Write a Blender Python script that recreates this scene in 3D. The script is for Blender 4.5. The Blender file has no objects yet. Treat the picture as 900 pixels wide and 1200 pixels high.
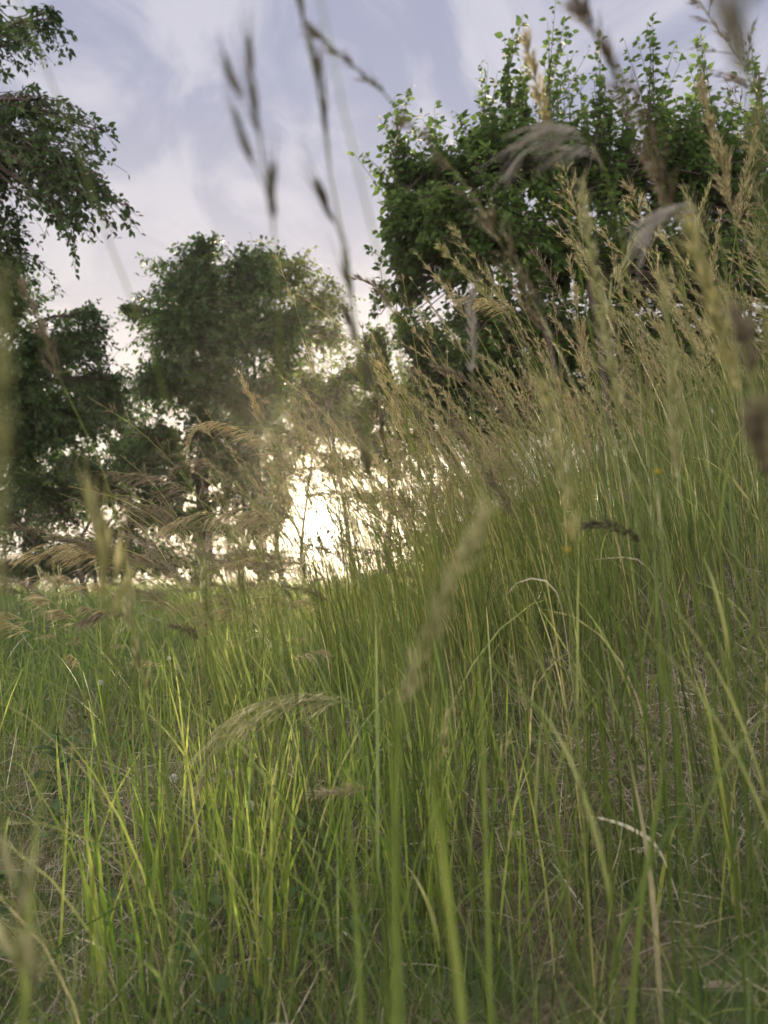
import bpy, math
import numpy as np
from mathutils import Vector

rng = np.random.default_rng(11)
R = math.radians
S = bpy.context.scene
COL = S.collection

# ------------------------------------------------------------------ camera frame
PITCH = R(3.5)
CAM = np.array([0.0, 0.0, 0.52])
FPX = 867.0
HORIZON = 600 + FPX * math.tan(PITCH)
FWD = np.array([0, math.cos(PITCH), math.sin(PITCH)])
UPV = np.array([0, -math.sin(PITCH), math.cos(PITCH)])
RGT = np.array([1.0, 0, 0])
SUN_EL = R(2.4)
SUN_AZ = R(-4.9)          # from +Y towards -X
SUN_DIR = np.array([math.sin(SUN_AZ) * math.cos(SUN_EL), math.cos(SUN_AZ) * math.cos(SUN_EL), math.sin(SUN_EL)])


def at(px, py, d):
    """a place in the meadow d metres in front of the camera, seen at that spot of the photograph"""
    return CAM + d * (FWD + RGT * (px - 450) / FPX + UPV * (600 - py) / FPX)


def sstep(a, b, x):
    t = np.clip((x - a) / (b - a), 0, 1)
    return t * t * (3 - 2 * t)


_RX = rng.uniform(-1, 1, (14, 2)) * np.array([2.2, 2.2])
_RP = rng.uniform(0, 6.28, 14)


def ground_z(x, y):
    x = np.asarray(x, float); y = np.asarray(y, float)
    w = 0.35
    xb = np.clip(x, -60, 60) - 0.10 * np.clip(y - .8, 0, 5.5)
    sp = w * np.log1p(np.exp(np.clip(xb / w, -40, 40)))
    bank = 0.44 * np.minimum(sp, 4.5) - 0.44 * w * math.log(2)
    yy = np.clip(y, -3, 9)
    z = bank + 0.075 * yy * sstep(-1.2, 2.0, x)
    far = np.clip(np.hypot(x, y) - 15.5, 0, None)
    z = z - 0.30 * (np.sqrt(far ** 2 + 9) - 3)
    near = 1 - sstep(10, 30, np.hypot(x, y))
    for k in range(14):
        z = z + near * 0.009 * np.sin(_RX[k, 0] * x * 1.6 + _RX[k, 1] * y * 1.6 + _RP[k])
    return z


# ------------------------------------------------------------------ mesh helpers
class Soup:
    """collects points, faces and a per-point tint"""
    def __init__(s):
        s.v = []; s.f = {}; s.t = []; s.n = 0

    def add(s, v, faces, tint):
        v = np.asarray(v, float).reshape(-1, 3)
        for f, mi in faces:
            f = np.asarray(f, np.int64)
            s.f.setdefault((f.shape[1], mi), []).append(f + s.n)
        s.v.append(v); s.t.append(np.broadcast_to(np.asarray(tint, float).reshape(-1), (len(v),)) if np.size(tint) in (1, len(v)) else np.repeat(np.asarray(tint, float), len(v) // np.size(tint)))
        s.n += len(v)

    def build(s, name, mats, parent=None, loc=(0, 0, 0), smooth=True):
        me = bpy.data.meshes.new(name)
        loc = np.asarray(loc, float)
        v = np.concatenate(s.v) - loc
        me.vertices.add(len(v)); me.vertices.foreach_set('co', v.astype(np.float32).ravel())
        li, ls, mi = [], [], []
        off = 0
        for (k, m), fs in s.f.items():
            f = np.concatenate(fs)
            li.append(f.ravel()); ls.append(off + np.arange(len(f)) * k); mi.append(np.full(len(f), m))
            off += f.size
        li = np.concatenate(li); ls = np.concatenate(ls); mi = np.concatenate(mi)
        me.loops.add(len(li)); me.loops.foreach_set('vertex_index', li.astype(np.int32))
        me.polygons.add(len(ls)); me.polygons.foreach_set('loop_start', ls.astype(np.int32))
        me.polygons.foreach_set('material_index', mi.astype(np.int32))
        me.update(calc_edges=True)
        if smooth:
            me.polygons.foreach_set('use_smooth', np.ones(len(ls), bool))
        a = me.attributes.new('tint', 'FLOAT', 'POINT')
        a.data.foreach_set('value', np.concatenate(s.t).astype(np.float32))
        for m in (mats if isinstance(mats, (list, tuple)) else [mats]):
            me.materials.append(m)
        me.validate()
        o = bpy.data.objects.new(name, me); COL.objects.link(o)
        if parent is not None:
            o.parent = parent
        else:
            o.location = loc
        return o


def nrm(a):
    return a / np.maximum(np.linalg.norm(a, axis=-1, keepdims=True), 1e-9)


def tubes(P, r, sides=3, mi=0):
    """P [N,K,3] centre lines, r [N,K] radii -> verts, faces"""
    P = np.asarray(P, float); N, K, _ = P.shape
    T = np.empty_like(P); T[:, 1:-1] = P[:, 2:] - P[:, :-2]; T[:, 0] = P[:, 1] - P[:, 0]; T[:, -1] = P[:, -1] - P[:, -2]
    T = nrm(T)
    mean = nrm(P[:, -1] - P[:, 0])
    ref = np.where(np.abs(mean[:, 2:3]) < 0.8, np.array([[0, 0, 1.0]]), np.array([[0.6, 0.8, 0.0]]))[:, None, :]
    A = nrm(np.cross(T, np.broadcast_to(ref, T.shape))); B = np.cross(T, A)
    ang = np.arange(sides) * 2 * math.pi / sides
    r = np.broadcast_to(np.asarray(r, float), (N, K))
    V = P[:, :, None, :] + r[:, :, None, None] * (A[:, :, None, :] * np.cos(ang)[None, None, :, None] + B[:, :, None, :] * np.sin(ang)[None, None, :, None])
    idx = np.arange(N * K * sides).reshape(N, K, sides)
    a = idx[:, :-1]; b = idx[:, 1:]
    F = np.stack([a, np.roll(a, -1, 2), np.roll(b, -1, 2), b], -1).reshape(-1, 4)
    return V.reshape(-1, 3), [(F, mi)]


def ribbons(base, az, L, W, lean, curl, n=4, twist=0.0, prof=None, power=1.4, mi=0, fold=0.0):
    """grass blades: base [N,3], azimuth of the lean, length, width, lean from vertical, extra bend towards the tip"""
    base = np.asarray(base, float); N = len(base)
    s = np.linspace(0, 1, n + 1)
    th = lean[:, None] + curl[:, None] * s[None, :] ** power
    h = np.stack([np.cos(az), np.sin(az), np.zeros(N)], -1)
    mid = 0.5 * (th[:, 1:] + th[:, :-1])
    st = (L / n)[:, None, None] * (np.sin(mid)[..., None] * h[:, None, :] + np.cos(mid)[..., None] * np.array([0, 0, 1.0]))
    P = np.concatenate([np.zeros((N, 1, 3)), np.cumsum(st, 1)], 1) + base[:, None, :]
    T = np.sin(th)[..., None] * h[:, None, :] + np.cos(th)[..., None] * np.array([0, 0, 1.0])
    sd = np.stack([-np.sin(az), np.cos(az), np.zeros(N)], -1)[:, None, :]
    up = np.cross(T, sd)
    tw = (np.broadcast_to(twist, (N,))[:, None] * (0.35 + s[None, :]))[..., None]
    side = sd * np.cos(tw) + up * np.sin(tw)
    if prof is None:
        prof = np.clip(1.15 * (1 - s ** 2.2), 0.03, 1) * (0.65 + 0.35 * np.minimum(1, s * 4))
    wv = 0.5 * W[:, None, None] * prof[None, :, None]
    V = np.stack([P - side * wv, P + side * wv], 2)
    idx = np.arange(N * (n + 1) * 2).reshape(N, n + 1, 2)
    F = np.stack([idx[:, :-1, 0], idx[:, :-1, 1], idx[:, 1:, 1], idx[:, 1:, 0]], -1).reshape(-1, 4)
    return V.reshape(-1, 3), [(F, mi)], 2 * (n + 1)


def strip_path(P, W, side, mi=0):
    """one blade along a path P [K,3] with widths W [K]; side = blade-plane direction"""
    K = len(P)
    T = np.gradient(P, axis=0); T = nrm(T)
    sd = nrm(side[None, :] - T * (T @ side)[:, None])
    up = np.cross(T, sd)
    V = np.stack([P - sd * W[:, None] * .5 + up * W[:, None] * .12, P - up * W[:, None] * .06, P + sd * W[:, None] * .5 + up * W[:, None] * .12], 1)
    i = np.arange(K * 3).reshape(K, 3)
    F = np.concatenate([np.stack([i[:-1, k], i[:-1, k + 1], i[1:, k + 1], i[1:, k]], -1) for k in (0, 1)])
    return V.reshape(-1, 3), [(F, mi)]


SPK = np.array([[0.0, 0.25], [0.18, 0.85], [0.42, 1.0], [0.72, 0.62], [1.0, 0.04]])


def spikelets(p, d, L, W, sides=4, mi=0):
    """seeds: pointed husks at p along d"""
    N = len(p); d = nrm(d)
    ref = np.where(np.abs(d[:, 2:3]) < 0.8, np.array([[0, 0, 1.0]]), np.array([[1.0, 0, 0]]))
    A = nrm(np.cross(d, ref)); B = np.cross(d, A)
    ang = np.arange(sides) * 2 * math.pi / sides
    c = p[:, None, :] + d[:, None, :] * (L[:, None, None] * SPK[None, :, 0, None])
    rr = 0.5 * W[:, None] * SPK[None, :, 1]
    V = c[:, :, None, :] + rr[:, :, None, None] * (A[:, None, None, :] * np.cos(ang)[None, None, :, None] + 0.6 * B[:, None, None, :] * np.sin(ang)[None, None, :, None])
    K = len(SPK)
    idx = np.arange(N * K * sides).reshape(N, K, sides)
    a = idx[:, :-1]; b = idx[:, 1:]
    F = np.stack([a, np.roll(a, -1, 2), np.roll(b, -1, 2), b], -1).reshape(-1, 4)
    return V.reshape(-1, 3), [(F, mi)], K * sides


def leaves(pos, d, nv, L, W, fine=False, mi=0):
    """tree leaves as folded blades"""
    d = nrm(d); N = len(pos)
    sd = nrm(np.cross(d, nv)); nv = np.cross(sd, d)
    L = L[:, None]; W = W[:, None]
    if not fine:
        V = np.stack([pos, pos + d * L * .45 + sd * W * .5 + nv * W * .16, pos + d * L - nv * L * .08, pos + d * L * .45 - sd * W * .5 + nv * W * .16], 1)
        i = np.arange(N * 4).reshape(N, 4)
        return V.reshape(-1, 3), [(np.concatenate([i[:, [0, 1, 2]], i[:, [0, 2, 3]]]), mi)], 4
    dr = -nv * L * .14
    V = np.stack([pos, pos + d * L * .36, pos + d * L * .70 + dr * .4, pos + d * L + dr,
                  pos + d * L * .30 + sd * W * .48 + nv * W * .15, pos + d * L * .66 + sd * W * .40 + nv * W * .12 + dr * .4,
                  pos + d * L * .30 - sd * W * .48 + nv * W * .15, pos + d * L * .66 - sd * W * .40 + nv * W * .12 + dr * .4], 1)
    i = np.arange(N * 8).reshape(N, 8)
    t = np.concatenate([i[:, [0, 4, 1]], i[:, [0, 1, 6]], i[:, [2, 5, 3]], i[:, [2, 3, 7]]])
    q = np.concatenate([i[:, [1, 4, 5, 2]], i[:, [1, 2, 7, 6]]])
    return V.reshape(-1, 3), [(t, mi), (q, mi)], 8


def smooth_path(pts, n):
    """Catmull-Rom through pts, n samples evenly spaced"""
    p = np.asarray(pts, float)
    if len(p) == 2:
        t = np.linspace(0, 1, n)[:, None]
        return p[0] * (1 - t) + p[1] * t
    q = np.concatenate([[2 * p[0] - p[1]], p, [2 * p[-1] - p[-2]]])
    out = []
    for k in range(len(p) - 1):
        a, b, c, d = q[k:k + 4]
        t = np.linspace(0, 1, 14, endpoint=False)[:, None]
        out.append(0.5 * ((2 * b) + (-a + c) * t + (2 * a - 5 * b + 4 * c - d) * t ** 2 + (-a + 3 * b - 3 * c + d) * t ** 3))
    out = np.concatenate(out + [p[-1:]])
    s = np.concatenate([[0], np.cumsum(np.linalg.norm(np.diff(out, axis=0), axis=1))])
    u = np.linspace(0, s[-1], n)
    return np.stack([np.interp(u, s, out[:, k]) for k in range(3)], -1)


def empty(name, loc, label=None, cat=None, group=None):
    o = bpy.data.objects.new(name, None); COL.objects.link(o)
    o.location = loc; o.empty_display_size = 0.05
    tag(o, label, cat, group)
    return o


def tag(o, label=None, cat=None, group=None, kind=None):
    if label: o['label'] = label
    if cat: o['category'] = cat
    if group: o['group'] = group
    if kind: o['kind'] = kind
    return o


# ------------------------------------------------------------------ materials
def plant_mat(name, stops, trans=0.4, tcol=1.35, rough=0.55, spec=0.25, nscale=60.0, namt=0.25):
    """leafy material: colour from a per-blade tint, part of the light passing through"""
    m = bpy.data.materials.new(name); m.use_nodes = True
    nt = m.node_tree; nt.nodes.clear(); N = nt.nodes.new; K = nt.links.new
    out = N('ShaderNodeOutputMaterial')
    at_ = N('ShaderNodeAttribute'); at_.attribute_name = 'tint'
    tc = N('ShaderNodeTexCoord'); no = N('ShaderNodeTexNoise'); no.inputs['Scale'].default_value = nscale; no.inputs['Detail'].default_value = 2
    K(tc.outputs['Object'], no.inputs['Vector'])
    ma = N('ShaderNodeMath'); ma.operation = 'MULTIPLY_ADD'; ma.inputs[1].default_value = namt; ma.inputs[2].default_value = -namt * .5
    K(no.outputs[0], ma.inputs[0])
    ad = N('ShaderNodeMath'); ad.operation = 'ADD'; ad.use_clamp = True
    K(at_.outputs['Fac'], ad.inputs[0]); K(ma.outputs[0], ad.inputs[1])
    cr = N('ShaderNodeValToRGB'); el = cr.color_ramp.elements
    while len(el) < len(stops): el.new(0.5)
    for e, (p, c) in zip(el, stops):
        e.position = p; e.color = (*c, 1)
    K(ad.outputs[0], cr.inputs[0])
    pb = N('ShaderNodeBsdfPrincipled'); pb.inputs['Roughness'].default_value = rough; pb.inputs['Specular IOR Level'].default_value = spec
    K(cr.outputs[0], pb.inputs['Base Color'])
    tr = N('ShaderNodeBsdfTranslucent')
    mu = N('ShaderNodeVectorMath'); mu.operation = 'SCALE'; mu.inputs['Scale'].default_value = tcol
    K(cr.outputs[0], mu.inputs[0]); K(mu.outputs[0], tr.inputs['Color'])
    mx = N('ShaderNodeMixShader'); mx.inputs[0].default_value = trans
    K(pb.outputs[0], mx.inputs[1]); K(tr.outputs[0], mx.inputs[2]); K(mx.outputs[0], out.inputs['Surface'])
    return m


GREEN = [(0.0, (0.04, 0.08, 0.02)), (0.4, (0.115, 0.165, 0.045)), (0.8, (0.24, 0.28, 0.08)), (1.0, (0.42, 0.38, 0.18))]
M = {}
M['grass'] = plant_mat('grass_blade_green', GREEN, 0.52, 1.7, rough=.42, spec=.5)
M['bright'] = plant_mat('grass_blade_fresh', [(0, (0.12, 0.22, 0.03)), (0.6, (0.24, 0.32, 0.06)), (1, (0.42, 0.45, 0.11))], 0.5, 1.6)
M['culm'] = plant_mat('grass_stem_green', [(0, (0.055, 0.10, 0.02)), (0.5, (0.17, 0.22, 0.055)), (0.85, (0.30, 0.32, 0.10)), (1, (0.52, 0.46, 0.25))], 0.5, 1.7, rough=.42, spec=.5)
M['dry'] = plant_mat('dry_grass', [(0, (0.13, 0.10, 0.07)), (0.4, (0.29, 0.235, 0.165)), (0.8, (0.47, 0.41, 0.31)), (1, (0.64, 0.59, 0.47))], 0.3, 1.2)
M['straw'] = plant_mat('straw_husk', [(0, (0.22, 0.18, 0.11)), (0.5, (0.48, 0.42, 0.26)), (1, (0.76, 0.70, 0.47))], 0.55, 1.3, nscale=150)
M['brown'] = plant_mat('brown_husk', [(0, (0.11, 0.085, 0.06)), (0.5, (0.23, 0.185, 0.13)), (1, (0.42, 0.35, 0.24))], 0.4, 1.3, nscale=150)
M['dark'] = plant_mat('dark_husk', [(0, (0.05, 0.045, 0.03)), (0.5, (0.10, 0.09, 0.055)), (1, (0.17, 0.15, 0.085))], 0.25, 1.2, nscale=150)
M['pale'] = plant_mat('pale_green_husk', [(0, (0.23, 0.24, 0.11)), (0.5, (0.46, 0.45, 0.25)), (1, (0.72, 0.68, 0.46))], 0.55, 1.3, nscale=150)
M['gold'] = plant_mat('yellow_green_husk', [(0, (0.24, 0.25, 0.11)), (0.5, (0.48, 0.46, 0.23)), (1, (0.74, 0.68, 0.42))], 0.55, 1.3, nscale=150)
M['grey'] = plant_mat('grey_awn', [(0, (0.26, 0.235, 0.21)), (0.5, (0.42, 0.39, 0.35)), (1, (0.62, 0.58, 0.53))], 0.45, 1.2)
M['leaf_a'] = plant_mat('tree_leaf_mid', [(0, (0.040, 0.070, 0.020)), (0.5, (0.065, 0.11, 0.028)), (1, (0.11, 0.16, 0.04))], 0.45, 1.9, rough=.55, spec=.18, nscale=2.0, namt=.5)
M['leaf_b'] = plant_mat('tree_leaf_dark', [(0, (0.022, 0.045, 0.014)), (0.5, (0.038, 0.072, 0.019)), (1, (0.075, 0.12, 0.028))], 0.42, 1.8, rough=.5, spec=.3, nscale=1.2, namt=.5)
M['leaf_c'] = plant_mat('tree_leaf_olive', [(0, (0.06, 0.085, 0.025)), (0.5, (0.10, 0.13, 0.035)), (1, (0.16, 0.18, 0.05))], 0.5, 1.8, nscale=1.5, namt=.5)
M['weed'] = plant_mat('weed_leaf', [(0, (0.045, 0.085, 0.032)), (1, (0.10, 0.15, 0.05))], 0.35, 1.4)


def solid_mat(name, c1, c2, scale, rough=0.85, bump=0.3):
    m = bpy.data.materials.new(name); m.use_nodes = True
    nt = m.node_tree; N = nt.nodes.new; K = nt.links.new
    pb = nt.nodes['Principled BSDF']; pb.inputs['Roughness'].default_value = rough; pb.inputs['Specular IOR Level'].default_value = .2
    tc = N('ShaderNodeTexCoord'); no = N('ShaderNodeTexNoise'); no.inputs['Scale'].default_value = scale; no.inputs['Detail'].default_value = 8; no.inputs['Roughness'].default_value = .65
    K(tc.outputs['Object'], no.inputs['Vector'])
    cr = N('ShaderNodeValToRGB'); cr.color_ramp.elements[0].position = .35; cr.color_ramp.elements[1].position = .68
    cr.color_ramp.elements[0].color = (*c1, 1); cr.color_ramp.elements[1].color = (*c2, 1)
    K(no.outputs[0], cr.inputs[0]); K(cr.outputs[0], pb.inputs['Base Color'])
    bp = N('ShaderNodeBump'); bp.inputs['Strength'].default_value = bump; bp.inputs['Distance'].default_value = .02
    K(no.outputs[0], bp.inputs['Height']); K(bp.outputs[0], pb.inputs['Normal'])
    return m


M['bark'] = solid_mat('bark', (0.045, 0.035, 0.028), (0.12, 0.10, 0.08), 14)
M['white_petal'] = plant_mat('white_petal', [(0, (0.6, 0.6, 0.5)), (1, (0.8, 0.8, 0.74))], 0.3, 1.0)
M['lilac_petal'] = plant_mat('lilac_petal', [(0, (0.42, 0.42, 0.55)), (1, (0.6, 0.6, 0.7))], 0.3, 1.0)
M['yellow_petal'] = plant_mat('yellow_petal', [(0, (0.60, 0.48, 0.06)), (1, (0.75, 0.64, 0.14))], 0.4, 1.1)

# ground: soil, dead straw and moss
gm = bpy.data.materials.new('meadow_soil'); gm.use_nodes = True
nt = gm.node_tree; N = nt.nodes.new; K = nt.links.new
pb = nt.nodes['Principled BSDF']; pb.inputs['Roughness'].default_value = .95; pb.inputs['Specular IOR Level'].default_value = .1
tc = N('ShaderNodeTexCoord')
n1 = N('ShaderNodeTexNoise'); n1.inputs['Scale'].default_value = 3.2; n1.inputs['Detail'].default_value = 6
n2 = N('ShaderNodeTexNoise'); n2.inputs['Scale'].default_value = 90; n2.inputs['Detail'].default_value = 6
for n_ in (n1, n2): K(tc.outputs['Object'], n_.inputs['Vector'])
c1 = N('ShaderNodeValToRGB'); c1.color_ramp.elements[0].position = .3; c1.color_ramp.elements[1].position = .7
c1.color_ramp.elements[0].color = (0.045, 0.036, 0.025, 1); c1.color_ramp.elements[1].color = (0.17, 0.135, 0.09, 1)
K(n2.outputs[0], c1.inputs[0])
c2 = N('ShaderNodeValToRGB'); c2.color_ramp.elements[0].position = .42; c2.color_ramp.elements[1].position = .6
K(n1.outputs[0], c2.inputs[0])
mx = N('ShaderNodeMix'); mx.data_type = 'RGBA'; mx.inputs['B'].default_value = (0.07, 0.10, 0.035, 1)
K(c2.outputs[0], mx.inputs['Factor']); K(c1.outputs[0], mx.inputs['A']); K(mx.outputs['Result'], pb.inputs['Base Color'])
bp = N('ShaderNodeBump'); bp.inputs['Strength'].default_value = .8; bp.inputs['Distance'].default_value = .01
K(n2.outputs[0], bp.inputs['Height']); K(bp.outputs[0], pb.inputs['Normal'])

# ------------------------------------------------------------------ ground
u = np.linspace(-1, 1, 261)
g = np.sign(u) * (np.abs(u) * 9 + 71 * np.abs(u) ** 4)
X, Y = np.meshgrid(g, g)
V = np.stack([X, Y, ground_z(X, Y)], -1).reshape(-1, 3)
i = np.arange(len(g) ** 2).reshape(len(g), len(g))
F = np.stack([i[:-1, :-1], i[:-1, 1:], i[1:, 1:], i[1:, :-1]], -1).reshape(-1, 4)
sp = Soup(); sp.add(V, [(F, 0)], 0.5)
tag(sp.build('ground', gm), kind='structure')


# ------------------------------------------------------------------ meadow grass (uncountable)
def wedge(n, y0, y1, half=0.75, extra=0.8, pw=1.0):
    """points on the ground over the part of the meadow the picture looks at, and a step to its sides"""
    y = y0 + (y1 - y0) * rng.random(n) ** pw
    x = rng.uniform(-1, 1, n) * (half * y + extra)
    m = max(1, n // 16); w = rng.integers(0, m, n); tuft = rng.random(n) < .62      # most of it grows in tufts
    sp_ = .012 + .012 * y[:m]
    x = np.where(tuft, x[:m][w] + rng.normal(0, 1, n) * sp_[w], x); y = np.where(tuft, y[:m][w] + rng.normal(0, 1, n) * sp_[w], y)
    return x, y


def on_ground(x, y):
    return np.stack([x, y, ground_z(x, y) - 0.004], -1)


def patch(x, y, f, seed):
    r = np.random.default_rng(seed)
    v = np.zeros_like(x)
    for k in range(6):
        a = r.uniform(0, 6.28); q = f * r.uniform(.6, 1.8)
        v = v + np.sin(q * (x * math.cos(a) + y * math.sin(a)) + r.uniform(0, 6.28))
    return v / 6 + .5


def blades(n, y0, y1, Lr, Wr, mat_name, pw=1.0, lean=(0.0, 0.5), curl=(0.1, 1.3), n_seg=4, keep=None, lbias=None, name='grass', label=None, tint=None, extra=0.8):
    x, y = wedge(n, y0, y1, extra=extra, pw=pw)
    k = np.hypot(x, y) > 0.42
    if keep is not None: k &= rng.random(n) < keep(x, y)
    x, y = x[k], y[k]; n = len(x)
    sc = lbias(x, y) if lbias is not None else 1.0
    L = rng.uniform(*Lr, n) * sc; W = rng.uniform(*Wr, n)
    az = rng.uniform(0, 2 * math.pi, n)
    v, f, per = ribbons(on_ground(x, y), az, L, W, rng.uniform(*lean, n), rng.uniform(*curl, n), n_seg, twist=rng.uniform(-1.2, 1.2, n))
    t = rng.random(n) if tint is None else tint(x, y, n)
    return v, f, np.repeat(t, per)


bare = lambda x, y: np.clip(patch(x, y, 3.4, 5) * 1.6 - .2, 0.12, 1)
bankm = lambda x, y: sstep(-0.55, 0.25, x - 0.075 * y)          # where the tall stand begins

so = Soup()                                                        # low green sward
so.add(*blades(24000, 0.45, 3.0, (.05, .22), (.0013, .0032), 'grass', pw=1.0, keep=lambda x, y: bare(x, y) * (1 - .8 * bankm(x, y)), tint=lambda x, y, n: np.clip(.25 + .5 * patch(x, y, 2, 3) + rng.normal(0, .18, n), 0, 1)))
so.add(*blades(15000, 0.42, 1.9, (.03, .13), (.0010, .0022), 'grass', pw=1.0, lean=(0, .7), tint=lambda x, y, n: np.clip(.3 + .4 * patch(x, y, 4, 8) + rng.normal(0, .2, n), 0, 1)))
so.add(*blades(26000, 2.6, 8.0, (.12, .32), (.003, .007), 'grass', keep=lambda x, y: 1 - .3 * bankm(x, y), tint=lambda x, y, n: np.clip(.05 + .5 * patch(x, y, 1.2, 3) + rng.normal(0, .15, n), 0, 1)))
so.add(*blades(20000, 7.0, 17.0, (.15, .34), (.007, .016), 'grass', n_seg=3, tint=lambda x, y, n: np.clip(.0 + .45 * patch(x, y, .8, 3) + rng.normal(0, .12, n), 0, 1)))
x = rng.uniform(-2, 2, 5000); y = rng.uniform(-2, .5, 5000); k = np.hypot(x, y) > .42; x, y = x[k], y[k]; n = len(x)
v, f, per = ribbons(on_ground(x, y), rng.uniform(0, 6.28, n), rng.uniform(.07, .24, n), rng.uniform(.002, .005, n), rng.uniform(0, .5, n), rng.uniform(.1, 1.3, n), 3)
so.add(v, f, np.repeat(rng.random(n), per))
tag(so.build('grass', M['grass']), 'low green meadow grass covering the ground under the taller stalks', 'grass', kind='stuff')

so = Soup()                                                        # fresh broad blades, mainly on the left
so.add(*blades(4200, 0.85, 3.2, (.15, .40), (.0022, .005), 'bright', lean=(0, .3), curl=(.02, .55), n_seg=6, keep=lambda x, y: np.clip(1.0 - 1.0 * sstep(-.2, .5, x), .12, 1) * np.clip(patch(x, y, 3.0, 9) * 1.7 - .25, .08, 1)))
so.add(*blades(1500, 3.0, 8.0, (.2, .42), (.005, .009), 'bright', lean=(0, .3), curl=(.02, .6), n_seg=5, keep=lambda x, y: np.clip(patch(x, y, 2.0, 9) * 1.6 - .4, .02, 1)))
tag(so.build('fresh_grass', M['bright']), 'fresh yellow green grass blades standing up out of the sward', 'grass', kind='stuff')

so = Soup()                                                        # tall culms and their blades on the bank
x, y = wedge(17000, 0.55, 9.0, pw=.95)
k = (rng.random(len(x)) < bankm(x, y) * np.clip(patch(x, y, 3.3, 21) * 1.5 - .1, .12, 1)) & (np.hypot(x, y) > .6)
x, y = x[k], y[k]; n = len(x)
L = rng.uniform(.32, .85, n) * (0.62 + .38 * sstep(-.2, 1.2, x)) * (1 + .25 * sstep(3, 7, y)) ; ln = rng.normal(.10, .09, n)
az = math.pi + rng.normal(0, .9, n)
s = np.linspace(0, 1, 7)[None, :]
th = ln[:, None] + rng.normal(.12, .14, n)[:, None] * s ** 2
dP = (L / 6)[:, None, None] * np.stack([np.sin(th) * np.cos(az)[:, None], np.sin(th) * np.sin(az)[:, None], np.cos(th)], -1)
P = on_ground(x, y)[:, None, :] + np.concatenate([np.zeros((n, 1, 3)), np.cumsum(dP[:, 1:], 1)], 1)
r = rng.uniform(.0007, .0013, n)[:, None] * (1 - .55 * s) * (1 + .12 * np.clip(y - 2, 0, 6))[:, None]
v, f = tubes(P, r, 3)
tt = np.clip(.42 + rng.normal(0, .26, n) + .35 * (rng.random(n) < .12), 0, 1)
so.add(v, f, np.repeat(tt, 21))
for rep in range(2):
    j = rng.random(n) < .75
    b = P[j, rng.integers(1, 4)]; m_ = len(b)
    v, f, per = ribbons(b, az[j] + rng.uniform(-1.6, 1.6, m_), rng.uniform(.12, .34, m_), rng.uniform(.0014, .0029, m_), rng.uniform(.1, .45, m_), rng.uniform(.2, 1.5, m_), 5, twist=rng.uniform(-1, 1, m_))
    so.add(v, f, np.repeat(np.clip(tt[j] + rng.normal(0, .15, m_), 0, 1), per))
tag(so.build('tall_grass', M['culm']), 'tall green stems and narrow blades crowding the rising bank', 'tall grass', kind='stuff')

so = Soup()                                                        # dead straw thatch
def thatch(n, y0, y1, Lr, Wr, keep, hmax, pw=1.0):
    x, y = wedge(n, y0, y1, pw=pw)
    k = (rng.random(n) < keep(x, y)) & (np.hypot(x, y) > .35); x, y = x[k], y[k]; n = len(x)
    b = on_ground(x, y); b[:, 2] += rng.random(n) ** 2 * hmax
    v, f, per = ribbons(b, rng.uniform(0, 6.28, n), rng.uniform(*Lr, n) * np.clip(y / 1.3, .55, 1), rng.uniform(*Wr, n) * np.clip(y / 1.5, .45, 1), rng.uniform(.4, 1.7, n), rng.normal(.4, .8, n), 6, twist=rng.uniform(-2.2, 2.2, n))
    so.add(v, f, np.repeat(np.clip(rng.normal(.47, .34, n), 0, 1), per))
dryk = lambda x, y: np.clip(1.25 - bare(x, y), .15, 1) * (.45 + .55 * bankm(x + .25, y))
thatch(78000, .45, 3.2, (.04, .19), (.0007, .0019), dryk, .10)
thatch(9000, 3.0, 8.0, (.08, .28), (.003, .005), dryk, .16)
tag(so.build('dead_grass', M['dry']), 'matted dead grey brown straw lying between the living stems', 'dead grass', kind='stuff')

so = Soup()                                                        # litter: dead leaf scraps on the bare spots
x, y = wedge(5200, .7, 4.5); k = rng.random(len(x)) < np.clip(1.3 - 1.2 * bare(x, y) - .3 * bankm(x, y), .05, 1); x, y = x[k], y[k]; n = len(x)
p = on_ground(x, y); p[:, 2] += rng.uniform(.006, .03, n)
a = rng.uniform(0, 6.28, n)
v, f, per = leaves(p, np.stack([np.cos(a), np.sin(a), rng.normal(0, .25, n)], -1), nrm(np.stack([rng.normal(0, .4, n), rng.normal(0, .4, n), np.ones(n)], -1)), rng.uniform(.012, .034, n), rng.uniform(.006, .018, n), True)
so.add(v, f, np.repeat(np.clip(rng.normal(.5, .28, n), 0, 1), per))
tag(so.build('leaf_litter', M['dry']), 'scattered dead leaf scraps on the bare soil patches', 'leaf litter', kind='stuff')

so = Soup()                                                        # small round-leaved herbs in the sward
x, y = wedge(5200, .8, 9.0, pw=1.3); k = rng.random(len(x)) < np.clip(1 - 1.1 * bankm(x, y), .05, 1) * np.clip(patch(x, y, 2.2, 33) * 1.7 - .3, .03, 1); x, y = x[k], y[k]; n = len(x)
for q in range(3):
    a = rng.uniform(0, 6.28, n); p = on_ground(x, y) + np.stack([rng.normal(0, .012, n), rng.normal(0, .012, n), rng.uniform(.02, .11, n)], -1)
    s_ = 1 + .12 * np.clip(y - 2, 0, 8)
    v, f, per = leaves(p, np.stack([np.cos(a), np.sin(a), rng.normal(.2, .3, n)], -1), nrm(np.stack([rng.normal(0, .4, n), rng.normal(0, .4, n), np.ones(n)], -1)), rng.uniform(.012, .03, n) * s_, rng.uniform(.009, .02, n) * s_, True)
    so.add(v, f, np.repeat(rng.random(n), per))
tag(so.build('ground_cover', M['weed']), 'small dark leaved herbs growing low in the sward', 'ground cover', kind='stuff')

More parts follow.
